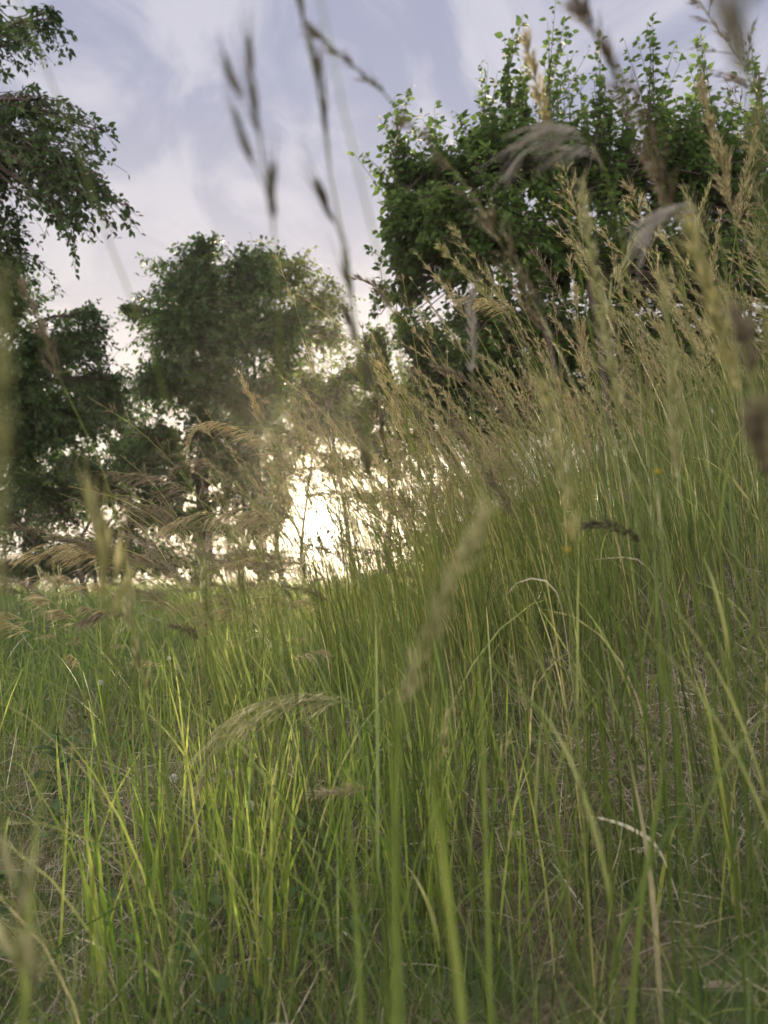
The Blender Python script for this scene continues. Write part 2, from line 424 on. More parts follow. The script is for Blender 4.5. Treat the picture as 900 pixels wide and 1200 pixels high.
# ------------------------------------------------------------------ seeding grass stalks
def head_mesh(so, H, kind, rg, size=1.0, dens=1.0):
    """seed head along the path H [K,3] (base to tip) -> adds husks, awns, side twigs"""
    K_ = len(H); seg = np.linalg.norm(np.diff(H, axis=0), axis=1); s = np.concatenate([[0], np.cumsum(seg)]); Lh = s[-1]
    T = nrm(np.gradient(H, axis=0))

    def on(u_):
        q = np.clip(u_, 0, 1) * Lh
        return (np.stack([np.interp(q, s, H[:, c]) for c in range(3)], -1), nrm(np.stack([np.interp(q, s, T[:, c]) for c in range(3)], -1)))

    def around(t):
        rv = nrm(rg.normal(size=t.shape)); return nrm(np.cross(t, rv))
    dn = np.array([0, 0, -1.0])
    if kind in ('spike', 'foxtail'):
        n = int(dens * Lh * (1500 if kind == 'spike' else 2400)); n = max(30, min(n, 420))
        u_ = rg.random(n); p, t = on(u_); o = around(t)
        env = np.sin(np.pi * np.clip(u_ * .92 + .06, 0, 1)) ** .6
        rad = (.0026 if kind == 'spike' else .0024) * size * env * rg.uniform(.1, 1.25, n) * (.65 + .5 * (np.sin(u_ * 38) > 0))
        d = nrm(t + o * rg.uniform(.15, .75, n)[:, None])
        L = rg.uniform(.005, .012, n) * size; W = rg.uniform(.0011, .0024, n) * size
        v, f, per = spikelets(p + o * rad[:, None], d, L, W); so.add(v, f, np.repeat(np.clip(rg.normal(.55, .25, n), 0, 1), per))
        na = n // 2; tip = (p + o * rad[:, None] + d * L[:, None])[:na]
        aw = np.stack([tip - d[:na] * .002, tip + nrm(d[:na] + .5 * t[:na]) * (rg.uniform(.004, .011, na) * size)[:, None]], 1)
        v, f = tubes(aw, np.array([[.00025, .00008]]) * size, 3); so.add(v, f, np.repeat(np.clip(rg.normal(.8, .15, na), 0, 1), 6))
        return
    if kind == 'few':
        n = max(4, int(7 * dens)); u_ = np.linspace(.02, .97, n) ** 1.0; p, t = on(u_)
        o = around(t); o[::2] = np.where(np.sum(o[::2] * o[:1], 1, keepdims=True) > 0, o[::2], -o[::2])
        bl = rg.uniform(.004, .018, n) * size
        d = nrm(t + o * rg.uniform(.15, .4, n)[:, None]); d[-1] = t[-1]
        q = p + d * bl[:, None]
        v, f = tubes(np.stack([p, q], 1), .00035 * size, 3); so.add(v, f, .4)
        m = 4
        for k_ in range(m):                                             # overlapping florets
            dd = nrm(d + .18 * around(d)); L = rg.uniform(.010, .015, n) * size; W = rg.uniform(.0028, .004, n) * size
            qq = q + d * (k_ * .0035 * size)
            v, f, per = spikelets(qq, dd, L, W); so.add(v, f, np.repeat(np.clip(rg.normal(.5, .22, n), 0, 1), per))
            aw = np.stack([qq + dd * L[:, None] * .85, qq + dd * (L * rg.uniform(1.5, 2.1, n))[:, None]], 1)
            v, f = tubes(aw, np.array([[.0003, .0001]]) * size, 3); so.add(v, f, np.repeat(np.clip(rg.normal(.6, .2, n), 0, 1), 6))
        return
    # branching panicles: 'open' (upright airy), 'droop' (one-sided, hanging), 'narrow' (contracted)
    nb = {'open': 34, 'droop': 30, 'narrow': 40}[kind]; nb = max(8, int(nb * dens))
    u_ = np.sort(rg.random(nb)) * .97; p, t = on(u_); o = around(t)
    prof = np.clip(1.15 - u_, .15, 1)
    if kind == 'open':
        bl = prof * rg.uniform(.35, 1, nb) * .34 * min(Lh, .20); d0 = nrm(t * .75 + o * .65); d1 = nrm(d0 + .25 * t + .15 * dn)
        ns, sl, sw, aw_ = 5, .0058, .0016, .5
    elif kind == 'narrow':
        bl = prof * rg.uniform(.3, 1, nb) * .24 * min(Lh, .20); d0 = nrm(t * .95 + o * .32); d1 = nrm(d0 + .4 * t)
        ns, sl, sw, aw_ = 7, .0054, .0014, .7
    else:
        side = nrm(t[-1] * np.array([1, 1, 0]) + 1e-6)
        bl = prof * rg.uniform(.35, 1, nb) * .42 * min(Lh, .16); d0 = nrm(t * .8 + o * .35 + .15 * side); d1 = nrm(t * .6 + .55 * dn + .3 * side + .15 * o)
        ns, sl, sw, aw_ = 4, .011, .0021, 1.0
    m1 = p + d0 * (bl * .5)[:, None]; e = m1 + nrm(d0 + d1) * (bl * .25)[:, None]; e2 = e + d1 * (bl * .25)[:, None]
    br = np.stack([p, m1, e, e2], 1)
    v, f = tubes(br, np.array([[.00042, .00035, .0003, .0002]]) * size, 3); so.add(v, f, np.repeat(np.clip(rg.normal(.5, .2, nb), 0, 1), 12))
    for k_ in range(ns):
        fr = 1 - .75 * k_ / ns * rg.uniform(.8, 1.2, nb)
        q = np.where((fr > .5)[:, None], m1 + (e2 - m1) * ((fr - .5) * 2)[:, None], p + (m1 - p) * (np.clip(fr, .05, 1) * 2)[:, None])
        dd = nrm(d1 + .45 * around(d1) * (.4 if kind == 'droop' else 1)); L = sl * size * rg.uniform(.75, 1.25, nb); W = sw * size * rg.uniform(.8, 1.25, nb)
        v, f, per = spikelets(q, dd, L, W); so.add(v, f, np.repeat(np.clip(rg.normal(.5, .25, nb), 0, 1), per))
        aw = np.stack([q + dd * L[:, None] * .8, q + nrm(dd + (.1 * dn if kind == 'droop' else 0)) * (L * (1 + aw_ * rg.uniform(.7, 1.3, nb)))[:, None]], 1)
        v, f = tubes(aw, np.array([[.00028, .0001]]) * size, 3); so.add(v, f, np.repeat(np.clip(rg.normal(.65, .2, nb), 0, 1), 6))


def stalk(path, label, head='open', hl=.18, hmat='straw', smat='culm', rad=.0011, size=1.0, dens=1.0, group=None, nleaf=2, leaf_mat='grass', seed=0, cat='grass stalk', leaf_len=(.12, .26), stemtint=.5):
    """one seeding stalk: path from root to tip (world points)"""
    rg = np.random.default_rng(1000 + seed)
    P = smooth_path(path, 44); root = P[0].copy()
    e = empty('grass_stalk', root, label, cat, group)
    s = np.concatenate([[0], np.cumsum(np.linalg.norm(np.diff(P, axis=0), axis=1))])
    rr = rad * (1 - .62 * s / s[-1])
    for nd in (.22, .46, .68):                                           # slightly thick nodes and sheaths
        rr = rr * (1 + .35 * np.exp(-((s / s[-1] - nd) / .012) ** 2))
    so = Soup(); v, f = tubes(P[None], rr[None], 5); so.add(v, f, np.clip(stemtint + .25 * np.repeat(s / s[-1], 5), 0, 1)); so.build('stem', M[smat], e, root)
    if head:
        k = s >= s[-1] - hl
        so = Soup(); head_mesh(so, P[k], head, rg, size, dens); so.build('seed_head', M[hmat], e, root)
    for q in range(nleaf):
        fr = rg.uniform(.08, .55) * max(.2, 1 - hl / s[-1])
        j = int(fr * 43); b = P[j]; t = nrm(P[min(j + 2, 43)] - P[j])
        L = rg.uniform(*leaf_len); a = rg.uniform(0, 6.28); h = np.array([math.cos(a), math.sin(a), 0])
        u_ = np.linspace(0, 1, 12)[:, None]
        cv = rg.uniform(.3, 1.1)
        LP = b + L * (t * (u_ - .35 * cv * u_ ** 2.2) + h * (.25 * u_ + .45 * cv * u_ ** 2) - np.array([0, 0, 1.0]) * .22 * cv * u_ ** 3)
        W = rg.uniform(.0028, .0046) * np.clip(1.1 * (1 - u_[:, 0] ** 2), .04, 1)
        so = Soup(); v, f = strip_path(LP, W, np.array([-h[1], h[0], 0])); so.add(v, f, rg.uniform(.3, .9)); so.build('leaf', M[leaf_mat], e, root)
    return e


def to_root(pts, jitter=.25):
    """continue a path (tip to lowest seen point) down to the soil, return root to tip"""
    p = np.asarray(pts, float)
    gz = ground_z(p[:, 0], p[:, 1]); p[:, 2] = np.maximum(p[:, 2], gz + .01)
    d = p[-1] - p[-2]; h = p[-1, 2] - gz[-1]
    hd = np.array([d[0], d[1], 0]) / max(abs(d[2]), .25 * np.linalg.norm(d), 1e-4)
    r = p[-1] + hd * h * .6
    r[2] = float(ground_z(r[0], r[1])) - .005
    if h > .06:
        m = p[-1] * .5 + r * .5; m[:2] += hd[:2] * h * .05
        p = np.concatenate([p, [m], [r]])
    else:
        p[-1] = r
    return p[::-1]


def pix(*trip):
    return to_root([at(*t) for t in trip])


# individually seen stalks of the foreground: path tip first (x, y, distance)
FEATURE = [
 # dark and blurred against the sky, close to the lens
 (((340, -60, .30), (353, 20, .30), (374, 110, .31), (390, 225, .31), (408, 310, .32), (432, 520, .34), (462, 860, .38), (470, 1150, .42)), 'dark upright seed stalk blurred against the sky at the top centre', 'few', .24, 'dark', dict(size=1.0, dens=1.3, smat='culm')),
 (((352, 18, .34), (400, 66, .35), (450, 108, .37), (482, 146, .39), (530, 197, .44), (575, 265, .50), (612, 332, .55), (652, 405, .60), (705, 530, .68), (745, 720, .74), (765, 1000, .8)), 'long seed stalk arching left from the bank across the sky to the top centre', 'narrow', .34, 'brown', dict(size=.95, dens=1.0)),
 (((350, -120, .22), (388, 60, .22), (412, 170, .22), (440, 285, .23), (470, 420, .24), (497, 640, .26), (515, 900, .29), (535, 1150, .32)), 'bare grey stem blurred beside the dark top centre seed stalk', None, .1, 'grey', dict(smat='culm', rad=.0008, nleaf=0)),
 (((297, 112, .26), (304, 170, .26), (316, 235, .26), (323, 300, .265), (328, 450, .28), (322, 700, .31), (325, 860, .33), (340, 1020, .36), (346, 1180, .39)), 'forked dark spikelets on a stalk rising in front of the left sky', 'few', .062, 'dark', dict(size=.95, dens=.8, rad=.0008, nleaf=0)),
 (((640, -60, .33), (672, 0, .34), (702, 52, .35), (738, 125, .37), (764, 182, .39), (790, 290, .43), (820, 460, .48), (850, 700, .54), (880, 1000, .6)), 'thick dark seed stalk leaning across the top of the right tree', 'narrow', .17, 'brown', dict(size=.9, dens=1.0, rad=.0012)),
 (((776, 322, .42), (785, 400, .42), (790, 500, .42), (800, 600, .43), (822, 740, .45), (848, 900, .48), (872, 1150, .52)), 'pale upright spike in front of the right bank, its stem running to the lower right', 'spike', .13, 'pale', dict(size=.75, dens=.8, rad=.0013)),
 (((680, 215, .40), (692, 290, .40), (706, 370, .40), (720, 450, .40), (738, 560, .41), (775, 760, .44), (800, 930, .47), (815, 1150, .5)), 'tall pale green spike left of the yellow head, standing before the right tree', 'spike', .13, 'pale', dict(size=.72, dens=.8, rad=.0013)),
 (((803, 262, .36), (826, 322, .36), (846, 395, .37), (872, 480, .38), (893, 590, .40), (905, 760, .43), (915, 1000, .47)), 'fat yellow green seed head on the right with grey awns above', 'foxtail', .095, 'gold', dict(size=.9, dens=.9, rad=.0013)),
 (((862, 372, .27), (880, 440, .27), (896, 530, .28), (912, 640, .29), (925, 820, .32), (930, 1050, .35)), 'dark brown shaggy seed head at the right edge', 'narrow', .085, 'brown', dict(size=1.0, dens=1.2, rad=.0013)),
 (((636, 448, .36), (655, 530, .36), (668, 610, .36), (688, 720, .38), (708, 880, .41), (720, 1100, .45)), 'blurred yellow green spike above the yellow flowers on the bank', 'spike', .09, 'gold', dict(size=.8, dens=.8, rad=.0012)),
 (((566, 606, .27), (532, 676, .27), (494, 764, .275), (468, 850, .28), (458, 950, .30), (452, 1150, .34)), 'blurred pale head leaning to the right in the middle of the grass', 'foxtail', .085, 'pale', dict(size=.75, dens=.8, rad=.0011, nleaf=1)),
 (((237, 916, .85), (255, 872, .85), (292, 840, .86), (345, 824, .87), (400, 822, .88), (450, 838, .90), (492, 905, .93), (512, 1010, .95)), 'silvery green drooping panicle bowed over to the left in the lower middle', 'droop', .22, 'pale', dict(size=1.25, dens=1.5)),
 (((366, 930, .9), (400, 927, .9), (445, 924, .91), (500, 938, .92), (545, 1000, .94), (560, 1060, .95)), 'reddish straw head lying almost flat in the lower middle', 'narrow', .085, 'straw', dict(size=1.4, dens=.7)),
 (((112, 632, .36), (120, 680, .36), (126, 722, .36), (124, 800, .38), (116, 930, .41), (104, 1120, .46)), 'short yellow green brome head before the left tree line', 'few', .065, 'gold', dict(size=1.15, dens=1.2)),
 (((154, 702, .60), (160, 750, .60), (168, 800, .60), (174, 850, .61), (184, 960, .66), (192, 1080, .72)), 'slender pale brome head rising from the left grass', 'few', .10, 'pale', dict(size=1.15, dens=1.1)),
 (((38, 694, 1.1), (70, 712, 1.1), (104, 744, 1.12), (150, 792, 1.18), (205, 862, 1.25), (235, 920, 1.3)), 'nodding seed head pointing up left from a slanting stem at the left', 'droop', .09, 'straw', dict(size=1.0, dens=.8)),
 (((96, 728, 1.05), (122, 718, 1.05), (150, 722, 1.06), (178, 756, 1.08), (225, 815, 1.14), (262, 880, 1.2)), 'brown nodding head hanging over to the left above the clover', 'droop', .075, 'brown', dict(size=1.0, dens=.8)),
 (((10, -60, .24), (22, 5, .24), (75, 130, .25), (128, 285, .26), (164, 372, .265), (198, 480, .28), (228, 600, .29), (252, 780, .32), (268, 1050, .37)), 'long bare stem slanting across the left sky, blurred by nearness', None, .1, 'grey', dict(rad=.0007, nleaf=0, smat='culm')),
 (((2, 330, .13), (2, 480, .13), (0, 620, .135), (-4, 800, .14), (-12, 1050, .16)), 'very near pale spike blurred along the left edge', 'foxtail', .06, 'pale', dict(size=.3, nleaf=0, rad=.0010)),
 (((26, 332, .62), (48, 385, .62), (68, 440, .63), (100, 505, .65), (128, 575, .67), (150, 690, .70), (165, 880, .76)), 'brown spike slanting in front of the left trees', 'narrow', .10, 'brown', dict(size=1.0, dens=.7)),
 (((240, 494, 1.35), (275, 500, 1.35), (312, 520, 1.36), (352, 556, 1.38), (388, 604, 1.42), (412, 670, 1.46), (430, 780, 1.5)), 'feathery bowed panicle reaching left in front of the dark tree beside the sun', 'droop', .24, 'straw', dict(size=1.0, dens=1.5)),
 (((218, 540, 1.3), (224, 512, 1.3), (238, 500, 1.3), (252, 520, 1.31), (262, 570, 1.33), (278, 660, 1.38), (292, 790, 1.45)), 'hooked seed head curled over left of the bowed panicle', 'narrow', .10, 'straw', dict(size=1.0, dens=1.0)),
 (((192, 618, 1.25), (222, 606, 1.25), (252, 604, 1.25), (274, 640, 1.27), (292, 700, 1.32), (305, 800, 1.4)), 'pale tassel hanging left before the trunk of the dark tree', 'droop', .10, 'straw', dict(size=1.05, dens=1.0)),
 (((200, 552, 1.45), (232, 540, 1.45), (262, 552, 1.46), (298, 590, 1.48), (322, 640, 1.52), (345, 720, 1.6)), 'thin tassel pointing left just under the hooked head', 'droop', .12, 'brown', dict(size=.95, dens=.9)),
 (((282, 438, 1.4), (298, 472, 1.4), (318, 508, 1.41), (345, 570, 1.44), (366, 640, 1.5), (380, 740, 1.55)), 'narrow seed head slanting up left in front of the dark tree crown', 'narrow', .11, 'straw', dict(size=1.0, dens=.8)),
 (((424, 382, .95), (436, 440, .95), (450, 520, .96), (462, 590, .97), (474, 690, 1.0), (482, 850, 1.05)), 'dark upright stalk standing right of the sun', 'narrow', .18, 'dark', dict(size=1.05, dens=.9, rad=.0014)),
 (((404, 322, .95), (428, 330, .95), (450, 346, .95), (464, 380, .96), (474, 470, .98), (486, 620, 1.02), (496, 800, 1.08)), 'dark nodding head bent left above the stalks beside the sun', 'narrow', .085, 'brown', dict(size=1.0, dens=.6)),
 (((552, 342, .62), (553, 400, .62), (554, 450, .62), (556, 520, .63), (566, 680, .66), (575, 880, .72)), 'straight grey spike standing before the dark shrub', 'spike', .075, 'grey', dict(size=.85, dens=.9)),
 (((506, 428, 1.1), (540, 442, 1.1), (575, 468, 1.11), (612, 520, 1.13), (645, 600, 1.17), (672, 720, 1.22)), 'brown panicle pointing left with a dark tip, in front of the dark shrub', 'narrow', .17, 'brown', dict(size=1.15, dens=1.3)),
 (((528, 490, 1.0), (556, 530, 1.0), (585, 575, 1.01), (612, 622, 1.03), (640, 690, 1.06), (662, 820, 1.1)), 'dark brown panicle slanting over the sunlit ridge', 'narrow', .19, 'brown', dict(size=1.1, dens=1.2)),
 (((532, 346, 1.25), (565, 352, 1.25), (598, 362, 1.25), (625, 385, 1.26), (650, 440, 1.28), (680, 560, 1.33)), 'airy straw panicle bent level to the left before the right tree', 'droop', .12, 'straw', dict(size=.9, dens=1.0)),
 (((666, 300, 1.35), (674, 345, 1.35), (682, 400, 1.35), (690, 470, 1.36), (702, 600, 1.4)), 'dense straw coloured oat head beside the tall pale green spike', 'narrow', .26, 'straw', dict(size=1.2, dens=1.7)),
 (((736, 302, .95), (722, 338, .95), (708, 375, .95), (700, 440, .96), (698, 560, .99), (706, 760, 1.05)), 'two-rowed green head leaning to the right on the bank', 'few', .09, 'pale', dict(size=.95, dens=2.0)),
 (((614, 38, .60), (625, 85, .60), (638, 135, .61), (650, 180, .62), (676, 300, .65), (705, 480, .69), (730, 760, .75)), 'slim straw head upright before the top of the right tree', 'narrow', .10, 'straw', dict(size=1.0, dens=.8)),
 (((820, 98, .75), (834, 150, .75), (848, 205, .76), (862, 270, .77), (876, 400, .8), (890, 600, .86)), 'reddish straw oat panicle high on the right', 'narrow', .15, 'straw', dict(size=1.2, dens=1.1)),
 (((795, -40, .55), (828, 15, .55), (856, 58, .56), (888, 112, .57), (915, 230, .6), (935, 450, .66)), 'loose oat panicle leaning left in the top right corner', 'open', .15, 'brown', dict(size=1.1, dens=.6)),
 (((864, -60, .14), (872, 40, .14), (880, 110, .145), (893, 260, .15), (905, 480, .165), (915, 800, .19)), 'very near grey head blurred in the top right corner', 'few', .035, 'grey', dict(size=.7, nleaf=0, rad=.0009)),
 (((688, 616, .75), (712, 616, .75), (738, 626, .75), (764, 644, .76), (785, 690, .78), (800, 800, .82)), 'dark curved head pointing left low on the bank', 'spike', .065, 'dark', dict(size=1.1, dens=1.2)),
 (((608, 186, .42), (628, 160, .42), (656, 150, .42), (690, 165, .43), (715, 220, .45), (738, 350, .48), (765, 600, .54), (780, 900, .6)), 'grey awned tassel drooping left in front of the right tree', 'droop', .075, 'grey', dict(size=1.1, dens=.45)),
 (((760, 275, .40), (778, 248, .40), (808, 240, .40), (836, 262, .41), (852, 330, .43), (870, 470, .46), (888, 760, .52)), 'grey awned tassel hanging over the yellow green head', 'droop', .065, 'grey', dict(size=1.1, dens=.45)),
 (((655, 178, .9), (676, 250, .9), (690, 320, .9), (712, 420, .92), (735, 560, .95), (752, 780, 1.0)), 'open panicle on a thin stem between the two pale spikes', 'open', .17, 'straw', dict(size=1.05, dens=.9)),
 (((735, 205, .95), (756, 270, .95), (778, 350, .96), (800, 450, .98), (820, 620, 1.0)), 'open panicle leaning left behind the yellow green head', 'open', .16, 'straw', dict(size=1.05, dens=.8)),
 (((18, 1085, .22), (22, 1130, .22), (28, 1180, .22), (34, 1260, .23)), 'near pale brome head at the bottom left corner', 'few', .035, 'pale', dict(size=.8, nleaf=1)),
 (((600, 770, .85), (612, 810, .85), (618, 850, .86), (624, 940, .9)), 'slender pale spike low in the middle of the bank', 'spike', .07, 'pale', dict(size=.8, dens=.6)),
 (((520, 856, .62), (515, 880, .62), (510, 910, .62), (512, 1000, .66), (516, 1100, .7)), 'small pale brome head with yellow tips in the lower middle', 'few', .04, 'gold', dict(size=.8)),
 (((590, 885, .7), (586, 910, .7), (590, 960, .72), (600, 1050, .76)), 'small split yellow head on a low stem right of the middle', 'few', .03, 'gold', dict(size=.8, dens=.7)),
]
for q, (trip, label, head, hl, hm, kw) in enumerate(FEATURE):
    kw = dict(kw); kw.setdefault('stemtint', .35)
    stalk(pix(*trip), label, head, hl, hm, seed=q, **kw)

# the crowd: prototypes of each kind of stalk, then copies
def proto(h, lean, bend, head, hl, hm, seed, **kw):
    az = math.pi
    u_ = np.linspace(0, 1, 9); th = lean + bend * u_ ** 2.2
    st = h / 8 * np.stack([np.sin(th) * math.cos(az), np.sin(th) * math.sin(az), np.cos(th)], -1)
    P = np.concatenate([np.zeros((1, 3)), np.cumsum(st[1:], 0)])
    return stalk(P, None, head, hl, hm, seed=seed, cat=None, **kw)


def copy_tree(o):
    c = o.copy(); COL.objects.link(c)
    for ch in o.children:
        d = ch.copy(); COL.objects.link(d); d.parent = c
    return c


def crowd(protos, n, xs, ys, label, group, keep=None, scale=(.8, 1.15), rotj=.7, minpx=None):
    """scatter copies of a few prototypes; the first uses move the prototypes themselves"""
    used = 0; tries = 0
    while used < n and tries < 60 * n:
        tries += 1
        y = ys[0] + (ys[1] - ys[0]) * rng.random() ** 1.5; x = rng.uniform(*xs) if not callable(xs) else xs(y)
        if math.hypot(x, y) < .75 or (keep is not None and rng.random() > keep(np.array([x]), np.array([y]))[0]): continue
        o = protos[used] if used < len(protos) else copy_tree(protos[rng.integers(len(protos))])
        s_ = rng.uniform(*scale)
        o.location = (x, y, float(ground_z(x, y)) - .005); o.rotation_euler = (rng.normal(0, .05), rng.normal(0, .06), rng.normal(0, rotj)); o.scale = (s_, s_, s_)
        o['label'] = label; o['category'] = 'grass stalk'; o['group'] = group
        used += 1


PR = [proto(.95, .10, .55, 'narrow', .17, 'straw', 201, dens=.7), proto(1.02, .14, .8, 'narrow', .18, 'pale', 202, dens=.6), proto(.88, .05, .9, 'narrow', .13, 'pale', 204, dens=.8), proto(1.0, .12, .4, 'spike', .10, 'pale', 205, size=.8), proto(.9, .06, .35, 'narrow', .15, 'straw', 203, size=1.15)]
crowd(PR, 80, lambda y: rng.uniform(.2 * y + .08, .72 * y + .2), (1.12, 4.2), 'pale headed stalk with a narrow head in the crowd on the right bank', 'narrow straw heads crowding the right bank', rotj=1.2)
PR = [proto(.98, .12, .8, 'open', .19, 'straw', 211), proto(1.05, .10, .5, 'open', .21, 'brown', 212)]
crowd(PR, 42, lambda y: rng.uniform(.24 * y + .1, .72 * y + .2), (1.1, 4.4), 'airy open panicle in the crowd of stalks on the right bank', 'open panicles crowding the right bank', rotj=1.2)
PR = [proto(.78, .16, 1.5, 'droop', .17, 'straw', 221), proto(.84, .12, 1.3, 'droop', .18, 'brown', 222), proto(.72, .2, 1.1, 'narrow', .15, 'brown', 223)]
crowd(PR, 70, lambda y: rng.uniform(-.28 * y, .16 * y), (1.15, 4.2), 'bowed brown panicle in the thicket around the low sun', 'bowed panicles around the low sun', scale=(.72, 1.05))
PR = [proto(.58, .1, .7, 'narrow', .10, 'pale', 231, dens=.5, rad=.0008), proto(.50, .12, 1.2, 'droop', .09, 'straw', 232, dens=.5, rad=.0008), proto(.52, .05, .4, 'few', .07, 'pale', 233, size=.9, rad=.0008)]
crowd(PR, 60, lambda y: rng.uniform(-.6 * y, -.12 * y), (1.2, 4.5), 'short thin seeding stalk scattered in the low green sward at the left', 'short seeding stalks in the left sward', rotj=1.8)

# the rest of the seeding stalks, farther off and between: past counting
rg = np.random.default_rng(77)
for nm, lab, n_, head, hm, (y0, y1), xf, (h0, h1), bend in (
        ('seeding_grass', 'mass of farther straw coloured seeding grass on the bank', 1300, 'narrow', 'straw', (1.45, 7.5), lambda y: rg.uniform(-.08 * y, .72 * y + .3) if rg.random() < .72 else rg.uniform(-.06 * y, .28 * y), (.66, 1.14), .6),
        ('browned_grass', 'mass of farther seeding grass along the sunlit ridge', 700, 'open', 'brown', (1.5, 7.0), lambda y: rg.uniform(-.24 * y, .34 * y), (.5, 1.02), .9)):
    so = Soup(); hd = Soup()
    for k in range(n_):
        y = rg.uniform(y0, y1); x = xf(y); h_ = rg.uniform(h0, h1); az = math.pi + rg.normal(0, .7)
        u_ = np.linspace(0, 1, 10); th = rg.normal(.12, .08) + bend * rg.uniform(.5, 1.6) * u_ ** 2.2
        st = h_ / 9 * np.stack([np.sin(th) * math.cos(az), np.sin(th) * math.sin(az), np.cos(th)], -1)
        P = np.array([x, y, float(ground_z(x, y)) - .005]) + np.concatenate([np.zeros((1, 3)), np.cumsum(st[1:], 0)])
        P = smooth_path(P, 22)
        v, f = tubes(P[None], np.linspace(.0013, .0006, 22)[None] * (1 + .1 * y), 3); so.add(v, f, rg.uniform(.3, 1))
        head_mesh(hd, P[-6:], head, rg, 1.0 + .1 * y, .42)
    o = so.build(nm, [M['culm']]); tag(o, lab, 'tall grass', kind='stuff')
    h2 = hd.build('seed_head', [M[hm]], o, (0, 0, 0)); tag(h2, kind='stuff')

# single blades that stand out
def blade(trip, label, width, mat, tint=.6, side=(1, 0, 0)):
    P = smooth_path(pix(*trip), 26); root = P[0].copy()
    u_ = np.linspace(0, 1, 26)
    W = width * np.clip(1.12 * (1 - u_ ** 3), .04, 1) * (.7 + .3 * np.minimum(1, u_ * 4))
    so = Soup(); v, f = strip_path(P, W, np.array(side, float)); so.add(v, f, tint)
    o = so.build('grass_shoot', M[mat], None, root); tag(o, label, 'grass blade'); return o


blade(((470, 690, .30), (468, 800, .30), (464, 950, .31), (462, 1180, .34)), 'broad green blade blurred by nearness just left of the leaning pale head', .0036, 'culm', .4)
blade(((498, 850, .24), (512, 960, .245), (528, 1080, .25), (545, 1230, .26)), 'thick green blade at the bottom centre, blurred', .0046, 'culm', .55)
blade(((548, 660, .42), (560, 760, .42), (566, 880, .43), (572, 1080, .47)), 'green blade standing right of the leaning pale head', .0036, 'culm', .5)
blade(((388, 800, .36), (404, 920, .365), (416, 1060, .38), (424, 1220, .40)), 'blurred green blade between the forked stalk and the bottom centre blade', .0036, 'culm', .45)
blade(((782, 830, .40), (772, 930, .40), (752, 1060, .41), (738, 1220, .43)), 'blurred green blade leaning right near the bottom of the bank', .004, 'culm', .5)
blade(((58, 850, .30), (44, 960, .30), (34, 1080, .31), (26, 1220, .33)), 'dark green blurred blade near the lower left edge', .006, 'grass', .5)
blade(((672, 958, .80), (700, 958, .80), (742, 972, .81), (775, 1000, .82), (800, 1060, .84)), 'pale dry blade bent level with a white tip at the lower right', .0052, 'dry', .98, (0, .4, 1))
blade(((592, 698, .85), (604, 684, .85), (632, 678, .86), (655, 700, .87), (668, 780, .9)), 'pale arching blade end turned to the light right of the middle', .005, 'dry', .9, (0, .5, 1))
blade(((690, 656, .82), (716, 654, .82), (748, 656, .83), (772, 690, .84), (790, 790, .87)), 'twisted grey dry blade under the dark curved head', .004, 'dry', .7, (0, .4, 1))
blade(((812, 775, .75), (822, 800, .75), (834, 850, .76), (850, 960, .79)), 'blade with a pale upturned tip on the bank at the right', .005, 'bright', .95)
blade(((98, 960, .85), (104, 1000, .85), (110, 1050, .86), (116, 1120, .88)), 'yellow tipped broad blade in the left foreground', .009, 'bright', .85)
blade(((90, 985, .86), (98, 1030, .86), (108, 1100, .88)), 'broad fresh blade leaning against the yellow tipped one', .009, 'bright', .6)
blade(((66, 862, 1.5), (68, 900, 1.5), (72, 950, 1.5), (75, 985, 1.5)), 'narrow lit blade standing alone on the bare patch at the left', .008, 'bright', .8)
blade(((736, 880, .62), (752, 960, .62), (766, 1060, .63), (775, 1180, .66)), 'orange tinged blade on the right below the pale spikes', .0048, 'straw', .5)
blade(((210, 1018, .75), (175, 1035, .75), (130, 1068, .76), (80, 1100, .78)), 'dark stem lying slantwise across the left foreground', .003, 'grass', .1)

